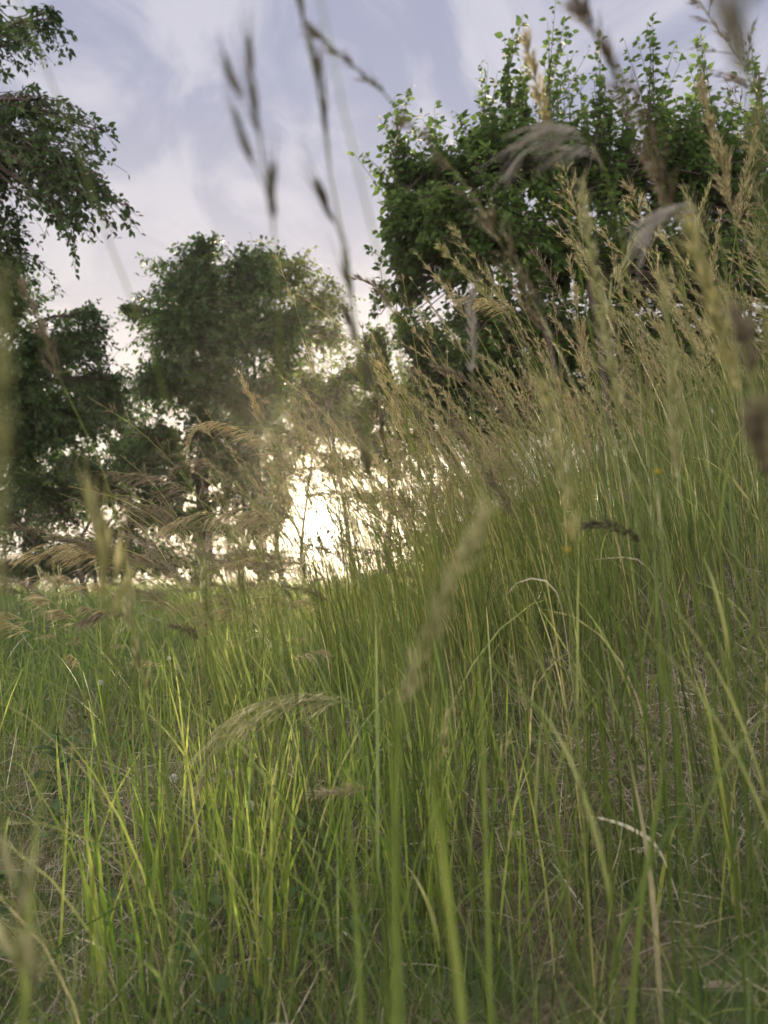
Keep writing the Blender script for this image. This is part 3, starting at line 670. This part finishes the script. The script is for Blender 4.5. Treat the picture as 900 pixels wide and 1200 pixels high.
# small flowers and a weed
def flower(px, py, d, kind, label, group=None):
    p = at(px, py, d); g_ = float(ground_z(p[0], p[1]))
    p[2] = max(p[2], g_ + .05)
    r0 = np.array([p[0] + .01, p[1] + .01, g_ - .004])
    e = empty({'clover': 'clover_flower', 'yellow': 'yellow_flower', 'lilac': 'lilac_flower'}[kind], r0, label, 'flower', group)
    P = smooth_path([r0, r0 * .5 + p * .5 + np.array([.006, 0, 0]), p], 10)
    so = Soup(); v, f = tubes(P[None], .0008, 4); so.add(v, f, .4); so.build('stem', M['culm'], e, r0)
    rg = np.random.default_rng(int(px * 7 + py))
    so = Soup()
    if kind == 'clover':
        d_ = nrm(rg.normal(size=(70, 3)) + np.array([0, 0, .5])); v, f, per = spikelets(p + d_ * .002, d_, np.full(70, .0075), np.full(70, .0028)); so.add(v, f, np.repeat(rg.random(70), per)); so.build('flower_head', M['white_petal'], e, r0)
        a = np.arange(3) * 2.1; q = P[4]
        v, f, per = leaves(np.repeat(q[None], 3, 0), np.stack([np.cos(a), np.sin(a), np.full(3, .3)], -1), np.array([[0, 0, 1.0]] * 3), np.full(3, .014), np.full(3, .012), True); s2 = Soup(); s2.add(v, f, .6); s2.build('leaf', M['weed'], e, r0)
    else:
        nn = 6 if kind == 'yellow' else 26; a = np.arange(nn) * 2.399; el = .5 if kind == 'yellow' else None
        zz = np.full(nn, 1.3) if kind == 'yellow' else rg.uniform(.1, 1.2, nn)
        d_ = nrm(np.stack([np.cos(a), np.sin(a), zz], -1)); nv = nrm(np.stack([-np.cos(a) * .5, -np.sin(a) * .5, np.ones(nn)], -1))
        v, f, per = leaves(np.repeat(p[None], nn, 0), d_, nv, np.full(nn, .0048 if kind == 'yellow' else .013), np.full(nn, .0035 if kind == 'yellow' else .006), True); so.add(v, f, np.repeat(rg.random(nn), per)); so.build('flower_head', M['yellow_petal' if kind == 'yellow' else 'lilac_petal'], e, r0)


for (px, py, d) in ((203, 912, 1.45), (293, 853, 1.7), (292, 945, 1.15), (198, 772, 2.6), (118, 800, 2.2), (268, 905, 1.3)):
    flower(px, py, d, 'clover', 'small white clover head in the low grass at the left', 'white clover heads in the left grass')
flower(664, 648, .42, 'yellow', 'yellow flower in the grass under the blurred yellow green spike')
flower(771, 556, .48, 'yellow', 'yellow flower beside the pale upright spike on the right')
flower(719, 585, 1.9, 'lilac', 'pale lilac flower head between the stems on the bank')

p0 = at(62, 905, 1.75); p0[2] = float(ground_z(p0[0], p0[1]))
e = empty('weed_plant', p0, 'dark blue green weed with jagged leaves at the left edge of the meadow', 'weed')
rg = np.random.default_rng(5)
top = p0 + np.array([.01, 0, .20]); P = smooth_path([p0, p0 + np.array([.012, 0, .1]), top], 12)
so = Soup(); v, f = tubes(P[None], .0022, 5); so.add(v, f, .3); so.build('stem', M['weed'], e, p0)
for k in range(16):
    a = k * 2.4; b = P[2 + k * 9 // 16]
    h = np.array([math.cos(a), math.sin(a), 0]); u_ = np.linspace(0, 1, 10)[:, None]
    LP = b + (.085 - .002 * k) * (h * u_ + np.array([0, 0, 1.0]) * (.7 * u_ - .6 * u_ ** 2))
    W = .024 * np.sin(np.pi * np.clip(u_[:, 0] * .9 + .08, 0, 1)) * (1 + .45 * (np.arange(10) % 2))
    so = Soup(); v, f = strip_path(LP, W, np.array([-h[1], h[0], 0])); so.add(v, f, rg.uniform(0, .8)); so.build('leaf', M['weed'], e, p0)


# ------------------------------------------------------------------ trees
def tree(kind, label, cat, root_px, root_d, fork_py, blobs, leaf, mat, trunk_r=.09, group=None, seed=0, fine=False, upright=0.0, droop=0.0, stems=1, per_twig=16, twig_len=.5, root=None, hang=.3, mult=2.0):
    """blobs: (px, py, rx, ry, d, twigs) in photograph pixels at distance d; each is a leafy limb of the crown"""
    rg = np.random.default_rng(300 + seed)
    if root is None:
        q = at(root_px, 660, root_d); root = np.array([q[0], q[1], float(ground_z(q[0], q[1]))])
    fork = at(root_px, fork_py, root_d); fork[:2] = root[:2] + rg.normal(0, .06, 2)
    fork[2] = max(fork[2], root[2] + .3)
    e = empty(kind, root, label, cat, group)
    cents = [at(b[0], b[1], b[4]) for b in blobs]
    topc = cents[int(np.argmax([c[2] for c in cents]))]
    trunks = []
    for k in range(stems):
        off = rg.normal(0, .16, 3) * (stems > 1); off[2] = 0
        top = fork * .35 + topc * .65 + off * 2
        P = smooth_path([root + off - np.array([0, 0, .05]), root * .5 + fork * .5 + off * 1.3 + rg.normal(0, .03, 3), fork + off * 1.5, top], 24)
        trunks.append(P)
        so = Soup(); rr = trunk_r * (1 - .2 * k) * np.linspace(1, .35, 24) * (1 + .5 * np.exp(-np.arange(24) / 1.5)); v, f = tubes(P[None], rr[None], 10); so.add(v, f, .5); so.build('trunk', M['bark'], e, root)
    cs = Soup(); tw_all, twr_all, lv, ld, ln_, lt = [], [], [], [], [], []
    for b, c in zip(blobs, cents):
        px, py, rx, ry, d, nt_ = b
        shoot = rx < 17
        nt_ = 13 if shoot else int(nt_ * mult)
        ra = np.array([rx, .85 * (rx + ry) / 2, ry]) * d / FPX
        T_ = trunks[rg.integers(stems)]
        cost = np.linalg.norm(T_ - c, axis=1) + 2.2 if not shoot else np.abs(T_[:, 2] - c[2] + 1.1) + 0 * np.maximum(0, T_[:, 2] - (c[2] - .25 * np.linalg.norm((T_ - c)[:, :2], axis=1)))
        j = int(np.argmin(cost[5:-1])) + 5
        a = T_[j]; mid = a * .5 + c * .5 + np.array([0, 0, .12 * np.linalg.norm(c - a)]) + rg.normal(0, .06, 3)
        if shoot: mid = np.array([c[0] * .8 + a[0] * .2, c[1] * .8 + a[1] * .2, a[2] * .55 + c[2] * .45 - .1])
        LP = smooth_path([a, mid, c + np.array([0, 0, .35 * ra[2]])], 14)
        so = Soup(); v, f = tubes(LP[None], (trunk_r * (.22 if shoot else .6) * np.linspace(.42, .08, 14))[None], 6); so.add(v, f, .5); so.build('limb', M['bark'], e, root)
        ncl = max(4, nt_ // 9)
        cd = nrm(rg.normal(size=(ncl, 3))); cc = c + cd * ra * (rg.random((ncl, 1)) ** .45) * .9
        w = rg.integers(0, ncl, nt_)
        tgt = cc[w] + nrm(rg.normal(size=(nt_, 3))) * (rg.random((nt_, 1)) ** .5) * ra * .5
        lo = rg.random(nt_) < .5
        tgt[lo] = (c + nrm(rg.normal(size=(nt_, 3))) * (rg.random((nt_, 1)) ** .4) * ra * rg.choice([.9, 1.1, 1.4], (nt_, 1)))[lo]
        tgt[:, 2] += upright * rg.random(nt_) * ra[2] * .6
        near = LP[rg.integers(5, 14, nt_)]
        if shoot: tgt = c + np.stack([rg.normal(0, 1, 13) * ra[0] * np.linspace(.15, 2.2, 13), rg.normal(0, 1, 13) * ra[0] * np.linspace(.15, 2.2, 13), ra[2] * np.linspace(1.1, -.7, 13) * rg.uniform(.75, 1.1, 13)], -1)
        st = near + (tgt - near) * rg.uniform(.15, .5, (nt_, 1))
        far = np.linalg.norm(tgt - st, axis=1, keepdims=True); st = np.where(far > twig_len, tgt - (tgt - st) / np.maximum(far, 1e-6) * twig_len, st)
        if upright:
            st[:, :2] = tgt[:, :2] + (st[:, :2] - tgt[:, :2]) * (1 - .75 * upright); st[:, 2] -= twig_len * .55 * upright
        if shoot:
            tgt += np.linspace(1, .0, 13)[:, None] * rg.normal(0, .07, (1, 3)) * np.array([1, 1, 0.2])
            st = c - np.array([0, 0, 1.0]) * ra[2] * np.linspace(.1, 1.4, 13)[:, None] + rg.normal(0, .02, (13, 3))
        m1 = st * .5 + tgt * .5; m1[:, 2] += .10 * twig_len * (1 - upright); end = tgt.copy(); end[:, 2] -= droop * twig_len * rg.random(nt_)
        u_ = np.linspace(0, 1, 6)[None, :, None]
        TP = (1 - u_) ** 2 * st[:, None] + 2 * u_ * (1 - u_) * m1[:, None] + u_ ** 2 * end[:, None]
        tw_all.append(TP); twr_all.append(np.broadcast_to(np.linspace(.0055, .0014, 6)[None] * max(1, d / 9), (nt_, 6)))
        # connecting shoot back to the limb
        cn = np.stack([near, near * .5 + st * .5 + np.array([0, 0, .03]), st], 1); cn = np.concatenate([cn, cn[:, -1:] + 1e-4 * (end - st)[:, None]], 1)
        v, f = tubes(cn, np.array([[.0065, .0055, .0045, .004]]) * max(1, d / 9), 4, 1); cs.add(v, f, .5)
        uu = np.sort(rg.uniform(.05, 1.0, (nt_, int(per_twig * (.95 if shoot else 1)))), 1); uu[:, -1] = 1.0
        q = uu[..., None]
        pos = (1 - q) ** 2 * st[:, None] + 2 * q * (1 - q) * m1[:, None] + q ** 2 * end[:, None]
        ax = nrm(end - st)[:, None]
        out = nrm(np.cross(np.broadcast_to(ax, pos.shape), rg.normal(size=pos.shape)))
        dr = nrm(out * .9 + ax * .55 + np.array([0, 0, -1.0]) * hang + rg.normal(0, .2, pos.shape))
        nv = nrm(np.array([0, 0, 1.0]) + rg.normal(0, .55, pos.shape))
        lv.append((pos + dr * leaf * .12).reshape(-1, 3)); ld.append(dr.reshape(-1, 3)); ln_.append(nv.reshape(-1, 3))
        lt.append(np.repeat(np.clip(rg.normal(.45, .12, ncl), 0, 1)[w], uu.shape[1]))
    TP = np.concatenate(tw_all); v, f = tubes(TP, np.concatenate(twr_all), 3, 1); cs.add(v, f, .5)
    lv = np.concatenate(lv); ld = np.concatenate(ld); ln_ = np.concatenate(ln_); n = len(lv)
    t = np.clip(np.concatenate(lt) + rg.normal(0, .16, n), 0, 1)
    Ls = leaf * rg.uniform(.5, 1.3, n)
    v, f, per = leaves(lv, ld, ln_, Ls, Ls * rg.uniform(.5, .68, n), fine); cs.add(v, f, np.repeat(t, per))
    cs.build('crown', [M[mat], M['bark']], e, root)
    return e


# broad tree behind the bank, with upright leafy shoots
rb = []
for px, py, ry in ((596, 66, 48), (566, 128, 44), (512, 165, 42), (466, 150, 40), (644, 58, 46), (704, 98, 45), (764, 72, 52), (826, 86, 50), (890, 92, 56), (930, 110, 60), (735, 128, 36), (616, 110, 40)):
    rb.append((px, py + 18, 16 + (px % 5) * .2, ry + 26, 6.6 + rng.uniform(-.5, .5), 22))
for b in ((600, 190, 75, 70, 6.3, 120), (500, 215, 55, 55, 6.4, 60), (690, 190, 70, 70, 6.8, 110), (790, 200, 70, 75, 6.5, 110), (880, 220, 80, 85, 6.7, 120), (560, 290, 80, 70, 6.3, 125), (660, 300, 85, 75, 6.6, 150), (770, 310, 85, 75, 6.8, 150), (870, 330, 85, 80, 6.6, 140), (490, 300, 50, 45, 6.5, 60), (580, 380, 80, 55, 6.6, 110), (680, 400, 85, 60, 6.9, 120), (790, 410, 85, 60, 7.0, 120), (980, 250, 90, 110, 6.8, 90), (475, 255, 36, 34, 6.3, 34), (462, 350, 26, 40, 6.8, 26), (890, 430, 70, 60, 7.1, 80), (520, 240, 30, 30, 6.0, 30)):
    rb.append(b)
tree('broadleaf_tree', 'big bushy tree with upright leafy shoots behind the grass bank on the right', 'tree', 700, 6.7, 470, rb, .066, 'leaf_a', trunk_r=.05, seed=1, fine=True, upright=.75, stems=3, per_twig=20, twig_len=.46, hang=.4, mult=1.6)

tree('broadleaf_tree', 'dark round crowned tree with a thick trunk left of the low sun', 'tree', 236, 13.0, 560,
     [(230, 330, 60, 48, 13, 90), (205, 390, 55, 55, 12.8, 90), (270, 400, 60, 60, 13.0, 100), (300, 330, 45, 46, 13.2, 60), (240, 460, 70, 50, 12.8, 100), (330, 390, 45, 50, 13.3, 55), (310, 470, 50, 40, 13.1, 60), (180, 450, 40, 50, 13, 50), (250, 520, 45, 40, 12.9, 50), (180, 520, 40, 34, 13, 36), (160, 365, 26, 22, 13.2, 16), (240, 295, 30, 20, 13, 20), (215, 560, 40, 34, 13, 34), (285, 540, 40, 36, 13, 34), (150, 545, 44, 40, 13.1, 34), (225, 610, 44, 34, 13, 30), (270, 590, 34, 26, 13.1, 18), (185, 590, 34, 26, 13, 16)],
     .095, 'leaf_b', trunk_r=.16, seed=2, mult=2.7, per_twig=20, twig_len=.75)
tree('broadleaf_tree', 'lighter loose crowned tree between the dark tree and the sun', 'tree', 318, 14.5, 560,
     [(345, 320, 40, 32, 14.5, 36), (385, 350, 34, 32, 14.6, 30), (310, 305, 30, 26, 14.4, 26), (355, 380, 50, 40, 14.5, 44), (395, 400, 26, 36, 14.7, 20), (340, 440, 40, 40, 14.5, 34), (325, 520, 28, 40, 14.5, 20)],
     .09, 'leaf_c', trunk_r=.07, seed=3, mult=2.8, per_twig=15, twig_len=.8, stems=2)
tree('broadleaf_tree', 'near tree at the left edge, its lower boughs hanging into the sky', 'tree', -190, 5.6, 420,
     [(-60, 120, 90, 90, 5.6, 110), (40, 130, 55, 40, 5.3, 70), (70, 200, 60, 46, 5.2, 80), (20, 210, 70, 60, 5.5, 90), (100, 240, 50, 30, 5.1, 40), (-20, 20, 80, 50, 5.6, 70), (62, 20, 36, 26, 5.2, 26), (120, 215, 24, 20, 5.1, 12), (145, 245, 26, 14, 5.1, 9), (85, 275, 30, 22, 5.1, 14), (110, 160, 24, 26, 5.2, 16), (5, 275, 40, 40, 5.6, 40), (-90, 300, 80, 90, 5.8, 70), (-60, -60, 120, 60, 5.7, 50), (30, 305, 44, 34, 5.7, 26)],
       .047, 'leaf_b', trunk_r=.12, seed=4, fine=True, droop=.35, per_twig=17, twig_len=.6, mult=.9)
tree('broadleaf_tree', 'leafy tree at the left edge standing under the hanging boughs', 'tree', -20, 9.5, 560,
     [(-5, 320, 40, 50, 9.5, 50), (5, 360, 50, 60, 9.5, 80), (60, 420, 48, 40, 9.6, 60), (20, 450, 60, 55, 9.4, 90), (100, 410, 40, 34, 9.8, 40), (70, 490, 60, 44, 9.5, 70), (130, 460, 40, 40, 9.9, 40), (20, 530, 55, 45, 9.4, 60), (-40, 420, 60, 90, 9.6, 80), (-50, 560, 60, 60, 9.5, 50), (110, 380, 24, 22, 9.9, 14)],
     .065, 'leaf_b', trunk_r=.10, seed=5, mult=3.2, per_twig=18, twig_len=.55)
tree('thin_shrub', 'sparse twiggy shrub with sky showing through left of the thick trunk', 'shrub', 120, 10.5, 640,
     [(60, 600, 55, 50, 10.4, 44), (120, 570, 60, 50, 10.5, 46), (175, 560, 44, 50, 10.6, 36), (150, 630, 60, 36, 10.5, 34), (90, 650, 55, 26, 10.4, 30), (200, 610, 34, 46, 10.6, 26), (40, 560, 40, 40, 10.4, 26), (90, 668, 60, 15, 10.4, 24), (170, 664, 60, 15, 10.5, 24), (30, 672, 40, 14, 10.4, 10)],
     .06, 'leaf_b', trunk_r=.04, seed=6, mult=3.0, per_twig=11, twig_len=.6, stems=3)
tree('low_bush', 'low dark bush spreading along the grass edge round the foot of the thick trunk', 'shrub', 230, 11.8, 655,
     [(120, 662, 50, 24, 11.6, 54), (60, 668, 44, 20, 11.5, 44), (0, 672, 40, 16, 11.5, 26), (200, 660, 38, 20, 11.8, 30), (245, 662, 34, 15, 11.8, 20), (290, 655, 36, 20, 11.9, 26), (325, 660, 26, 16, 11.9, 14), (170, 650, 30, 20, 11.8, 14)],
     .07, 'leaf_b', trunk_r=.03, seed=13, per_twig=12, twig_len=.4, stems=3, mult=4.0)
tree('small_tree', 'small olive green tree just right of the low sun', 'tree', 452, 11.0, 590,
     [(440, 440, 36, 40, 11, 44), (425, 490, 30, 34, 11, 30), (470, 480, 40, 46, 11, 40), (455, 535, 40, 32, 11, 14), (500, 520, 36, 40, 11, 20), (440, 400, 22, 26, 11, 18)],
     .085, 'leaf_c', trunk_r=.06, seed=7, mult=3.2, per_twig=12, twig_len=.55, stems=2)
tree('dense_shrub', 'dense dark shrub at the foot of the big right tree', 'shrub', 575, 8.6, 560,
     [(490, 392, 36, 36, 8.6, 30), (520, 430, 44, 46, 8.6, 60), (580, 440, 60, 50, 8.6, 90), (650, 450, 60, 50, 8.7, 80), (530, 490, 40, 36, 8.6, 44), (600, 500, 60, 36, 8.6, 60), (720, 460, 60, 50, 8.9, 70)],
     .075, 'leaf_b', trunk_r=.05, seed=8, mult=3.2, per_twig=15, twig_len=.5, stems=3)
tree('thin_shrub', 'thin bush with bare twigs in front of the glowing gap beside the sun', 'shrub', 345, 12.0, 640,
     [(330, 550, 28, 40, 12, 22), (318, 605, 26, 34, 12, 20), (350, 495, 34, 34, 12, 24), (300, 620, 30, 30, 12, 20), (385, 500, 34, 34, 12, 34), (355, 455, 30, 34, 12.2, 26), (440, 520, 26, 30, 12, 16), (328, 590, 18, 34, 12, 16), (440, 588, 24, 20, 12, 10), (375, 472, 36, 30, 12.2, 34), (420, 500, 30, 38, 12, 30), (352, 522, 22, 26, 12, 18), (400, 545, 24, 16, 12, 10), (400, 455, 36, 40, 12, 34), (415, 555, 24, 26, 12, 10)],
     .085, 'leaf_c', trunk_r=.045, seed=9, mult=3.6, per_twig=8, twig_len=.7, stems=3)
tree('thin_shrub', 'low sparse bush behind the sunlit ridge right of the sun', 'shrub', 520, 12.5, 640,
     [(470, 600, 34, 28, 12.5, 20), (520, 590, 40, 34, 12.5, 34), (570, 570, 40, 40, 12.5, 34), (450, 555, 40, 36, 12.5, 30), (490, 640, 50, 20, 12.5, 22)],
     .085, 'leaf_c', trunk_r=.04, seed=10, mult=1.3, per_twig=9, twig_len=.6, stems=3)

tree('dense_shrub', 'dark leafy shrub filling the ground under the right tree at the crest of the bank', 'shrub', 800, 8.4, 470,
     [(700, 500, 60, 50, 8.4, 60), (760, 470, 60, 50, 8.5, 70), (830, 450, 60, 50, 8.5, 70), (900, 440, 60, 60, 8.6, 70), (960, 430, 60, 70, 8.6, 60), (800, 520, 60, 40, 8.5, 40)],
     .07, 'leaf_b', trunk_r=.05, seed=11, mult=3.2, per_twig=15, twig_len=.5, stems=3)
tree('thin_shrub', 'sparse bush at the far left edge under the leafy tree', 'shrub', 20, 11.5, 640,
     [(10, 610, 40, 40, 11.5, 26), (50, 640, 40, 30, 11.5, 22), (-20, 640, 40, 40, 11.5, 22), (110, 650, 40, 22, 11.6, 18)],
     .065, 'leaf_b', trunk_r=.04, seed=12, mult=3.0, per_twig=9, twig_len=.6, stems=3)

for q, (px, d, lab, bl) in enumerate((
        (30, 17.5, 'hazy tree behind the left shrubs, at the far left edge of the hilltop', ((0, 520, 60, 60, 50), (60, 500, 50, 50, 44), (30, 590, 70, 50, 44), (90, 560, 40, 50, 28))),
        (140, 18.5, 'hazy tree seen through the sparse twiggy shrub, left of the thick trunk', ((120, 480, 60, 50, 46), (170, 530, 50, 50, 40), (120, 580, 60, 46, 34), (185, 610, 40, 34, 18))),
        (285, 19.0, 'far bush glimpsed between the thick trunk and the sun', ((270, 560, 40, 50, 30), (310, 590, 34, 40, 22), (290, 500, 46, 46, 36), (330, 560, 22, 40, 12), (265, 625, 30, 22, 12))),
        (500, 18.0, 'far tree right of the sun, dim behind the ridge grass', ((490, 460, 40, 56, 34), (540, 490, 50, 56, 40), (590, 540, 50, 50, 36), (540, 570, 40, 30, 8))))):
    tree('background_tree', lab, 'tree', px, d, 610, [(b[0], b[1], b[2], b[3], d + rng.uniform(-.6, .6), b[4]) for b in bl], .11, 'leaf_b', trunk_r=.08, seed=20 + q, per_twig=22, twig_len=.9, stems=2, mult=4.0)

# ------------------------------------------------------------------ sky, sun
W = bpy.data.worlds.new('World'); S.world = W; W.use_nodes = True
nt = W.node_tree; nt.nodes.clear(); N = nt.nodes.new; K = nt.links.new
out = N('ShaderNodeOutputWorld'); bg = N('ShaderNodeBackground'); bg.inputs['Strength'].default_value = 0.052
K(bg.outputs[0], out.inputs['Surface'])
tc = N('ShaderNodeTexCoord'); sx = N('ShaderNodeSeparateXYZ'); K(tc.outputs['Generated'], sx.inputs[0])


def math_(op, a, b=None, c=None, clamp=False):
    n_ = N('ShaderNodeMath'); n_.operation = op; n_.use_clamp = clamp
    for k_, q in enumerate((a, b, c)):
        if q is None: continue
        if isinstance(q, (int, float)): n_.inputs[k_].default_value = q
        else: K(q, n_.inputs[k_])
    return n_.outputs[0]


zc = math_('MAXIMUM', sx.outputs[2], 0.012)
cb = N('ShaderNodeCombineXYZ'); K(sx.outputs[0], cb.inputs[0]); K(sx.outputs[1], cb.inputs[1]); K(zc, cb.inputs[2])
nv = N('ShaderNodeVectorMath'); nv.operation = 'NORMALIZE'; K(cb.outputs[0], nv.inputs[0])
sky = N('ShaderNodeTexSky'); sky.sky_type = 'NISHITA'; sky.sun_disc = False
sky.sun_elevation = SUN_EL; sky.sun_rotation = SUN_AZ; sky.air_density = 1.0; sky.dust_density = 1.5; sky.ozone_density = 2.0
K(nv.outputs[0], sky.inputs['Vector'])


def mixc(fac, a, b):
    n_ = N('ShaderNodeMix'); n_.data_type = 'RGBA'
    if isinstance(fac, float): n_.inputs['Factor'].default_value = fac
    else: K(fac, n_.inputs['Factor'])
    for nm, q in (('A', a), ('B', b)):
        if isinstance(q, tuple): n_.inputs[nm].default_value = (*q, 1)
        else: K(q, n_.inputs[nm])
    return n_.outputs['Result']


# thin cirrus veil over the whole sky, wispy higher up, closing to white towards the horizon
dv = math_('ADD', zc, 0.28); px_ = math_('DIVIDE', sx.outputs[0], dv); py_ = math_('DIVIDE', sx.outputs[1], dv)
cc = N('ShaderNodeCombineXYZ'); K(px_, cc.inputs[0]); K(py_, cc.inputs[1])
mp = N('ShaderNodeMapping'); mp.inputs['Rotation'].default_value = (0, 0, R(28)); mp.inputs['Scale'].default_value = (1.7, .95, 1); K(cc.outputs[0], mp.inputs[0])
cn = N('ShaderNodeTexNoise'); cn.inputs['Scale'].default_value = 2.3; cn.inputs['Detail'].default_value = 7; cn.inputs['Roughness'].default_value = .58; cn.inputs['Distortion'].default_value = 1.1
K(mp.outputs[0], cn.inputs['Vector'])
wis = N('ShaderNodeMapRange'); wis.inputs['From Min'].default_value = .42; wis.inputs['From Max'].default_value = .62; wis.interpolation_type = 'SMOOTHSTEP'; K(cn.outputs[0], wis.inputs['Value'])
hz = N('ShaderNodeMapRange'); hz.inputs['From Min'].default_value = .62; hz.inputs['From Max'].default_value = .10; hz.interpolation_type = 'SMOOTHSTEP'; K(zc, hz.inputs['Value'])
blue = (3.2, 3.35, 4.5); white = (6.2, 6.0, 6.5); low = (6.5, 6.0, 5.8)
c_hi = mixc(math_('MULTIPLY', wis.outputs[0], .62), blue, white)
veil = mixc(hz.outputs[0], c_hi, low)
skyc = mixc(0.88, sky.outputs[0], veil)
# sky overhead and behind brightened and warmed, an added fill for the grass
bk_fill = N('ShaderNodeMapRange'); bk_fill.inputs['From Min'].default_value = .35; bk_fill.inputs['From Max'].default_value = -.5; bk_fill.inputs['To Min'].default_value = 1.0; bk_fill.inputs['To Max'].default_value = 2.9; bk_fill.interpolation_type = 'SMOOTHSTEP'; K(sx.outputs[1], bk_fill.inputs['Value'])
sc_ = N('ShaderNodeVectorMath'); sc_.operation = 'SCALE'; tn = mixc(math_('SUBTRACT', math_('MULTIPLY', bk_fill.outputs[0], .3), .3, clamp=True), skyc, (7.6, 7.0, 6.2)); K(tn, sc_.inputs[0]); K(bk_fill.outputs[0], sc_.inputs['Scale'])
# glare of the sun in the thin cloud around it
dt = N('ShaderNodeVectorMath'); dt.operation = 'DOT_PRODUCT'; K(tc.outputs['Generated'], dt.inputs[0]); dt.inputs[1].default_value = tuple(SUN_DIR)
dp = math_('MAXIMUM', dt.outputs['Value'], 0.0)
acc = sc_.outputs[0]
for pw_, amp, colr in ((9000, 2500.0, (1, .93, .78)), (1200, 120.0, (1, .84, .55)), (90, 3.0, (1, .80, .52)), (12, .6, (1, .88, .78))):
    g_ = math_('MULTIPLY', math_('POWER', dp, float(pw_)), amp)
    s_ = N('ShaderNodeVectorMath'); s_.operation = 'SCALE'; s_.inputs[0].default_value = colr; K(g_, s_.inputs['Scale'])
    a_ = N('ShaderNodeVectorMath'); a_.operation = 'ADD'; K(acc, a_.inputs[0]); K(s_.outputs[0], a_.inputs[1]); acc = a_.outputs[0]
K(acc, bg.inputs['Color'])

sl = bpy.data.lights.new('sun', 'SUN'); sl.energy = 5.0; sl.angle = R(0.6); sl.color = (1.0, .80, .55)
so_ = bpy.data.objects.new('sun', sl); COL.objects.link(so_)
so_.rotation_euler = Vector(tuple(SUN_DIR)).to_track_quat('Z', 'Y').to_euler()

# ------------------------------------------------------------------ haze, added to stand in for the lens flare veil round the sun
HAZE = 0.0013
if HAZE > 0:
    hb = 84.0; z0, z1 = -26.0, 9.0
    v = np.array([[a, b, c] for c in (z0, z1) for b in (-hb, hb) for a in (-hb, hb)], float)
    so = Soup(); so.add(v, [(np.array([[0, 2, 3, 1], [4, 5, 7, 6], [0, 1, 5, 4], [2, 6, 7, 3], [0, 4, 6, 2], [1, 3, 7, 5]]), 0)], 0.5)
    hm = bpy.data.materials.new('glare_haze'); hm.use_nodes = True; n_ = hm.node_tree; n_.nodes.clear()
    o_ = n_.nodes.new('ShaderNodeOutputMaterial'); pv = n_.nodes.new('ShaderNodeVolumePrincipled')
    pv.inputs['Color'].default_value = (.96, .93, .86, 1); pv.inputs['Density'].default_value = HAZE; pv.inputs['Anisotropy'].default_value = .8
    n_.links.new(pv.outputs[0], o_.inputs['Volume'])
    tag(so.build('haze', hm, smooth=False), 'thin haze added for the glare veil around the sun', 'haze', kind='stuff')

# ------------------------------------------------------------------ camera, output
cd = bpy.data.cameras.new('camera'); cd.sensor_width = 36; cd.lens = 36 * FPX / 1200; cd.clip_start = .01; cd.clip_end = 500
cd.dof.use_dof = True; cd.dof.focus_distance = 1.55; cd.dof.aperture_fstop = 5.8; cd.dof.aperture_blades = 0
co = bpy.data.objects.new('camera', cd); COL.objects.link(co); co.location = tuple(CAM); co.rotation_euler = (math.pi / 2 + PITCH, 0, 0)
S.camera = co
S.view_settings.view_transform = 'Standard'; S.view_settings.look = 'None'; S.view_settings.exposure = 1.42; S.view_settings.gamma = 1.0; S.view_settings.use_curve_mapping = False
S.render.engine = 'CYCLES'
cy = S.cycles
cy.use_denoising = True
try: cy.denoiser = 'OPENIMAGEDENOISE'
except Exception: pass
cy.max_bounces = 8; cy.diffuse_bounces = 4; cy.glossy_bounces = 2; cy.transmission_bounces = 6; cy.transparent_max_bounces = 8; cy.volume_bounces = 0
cy.sample_clamp_indirect = 6.0; cy.sample_clamp_direct = 0.0; cy.use_adaptive_sampling = False
cy.caustics_reflective = False; cy.caustics_refractive = False
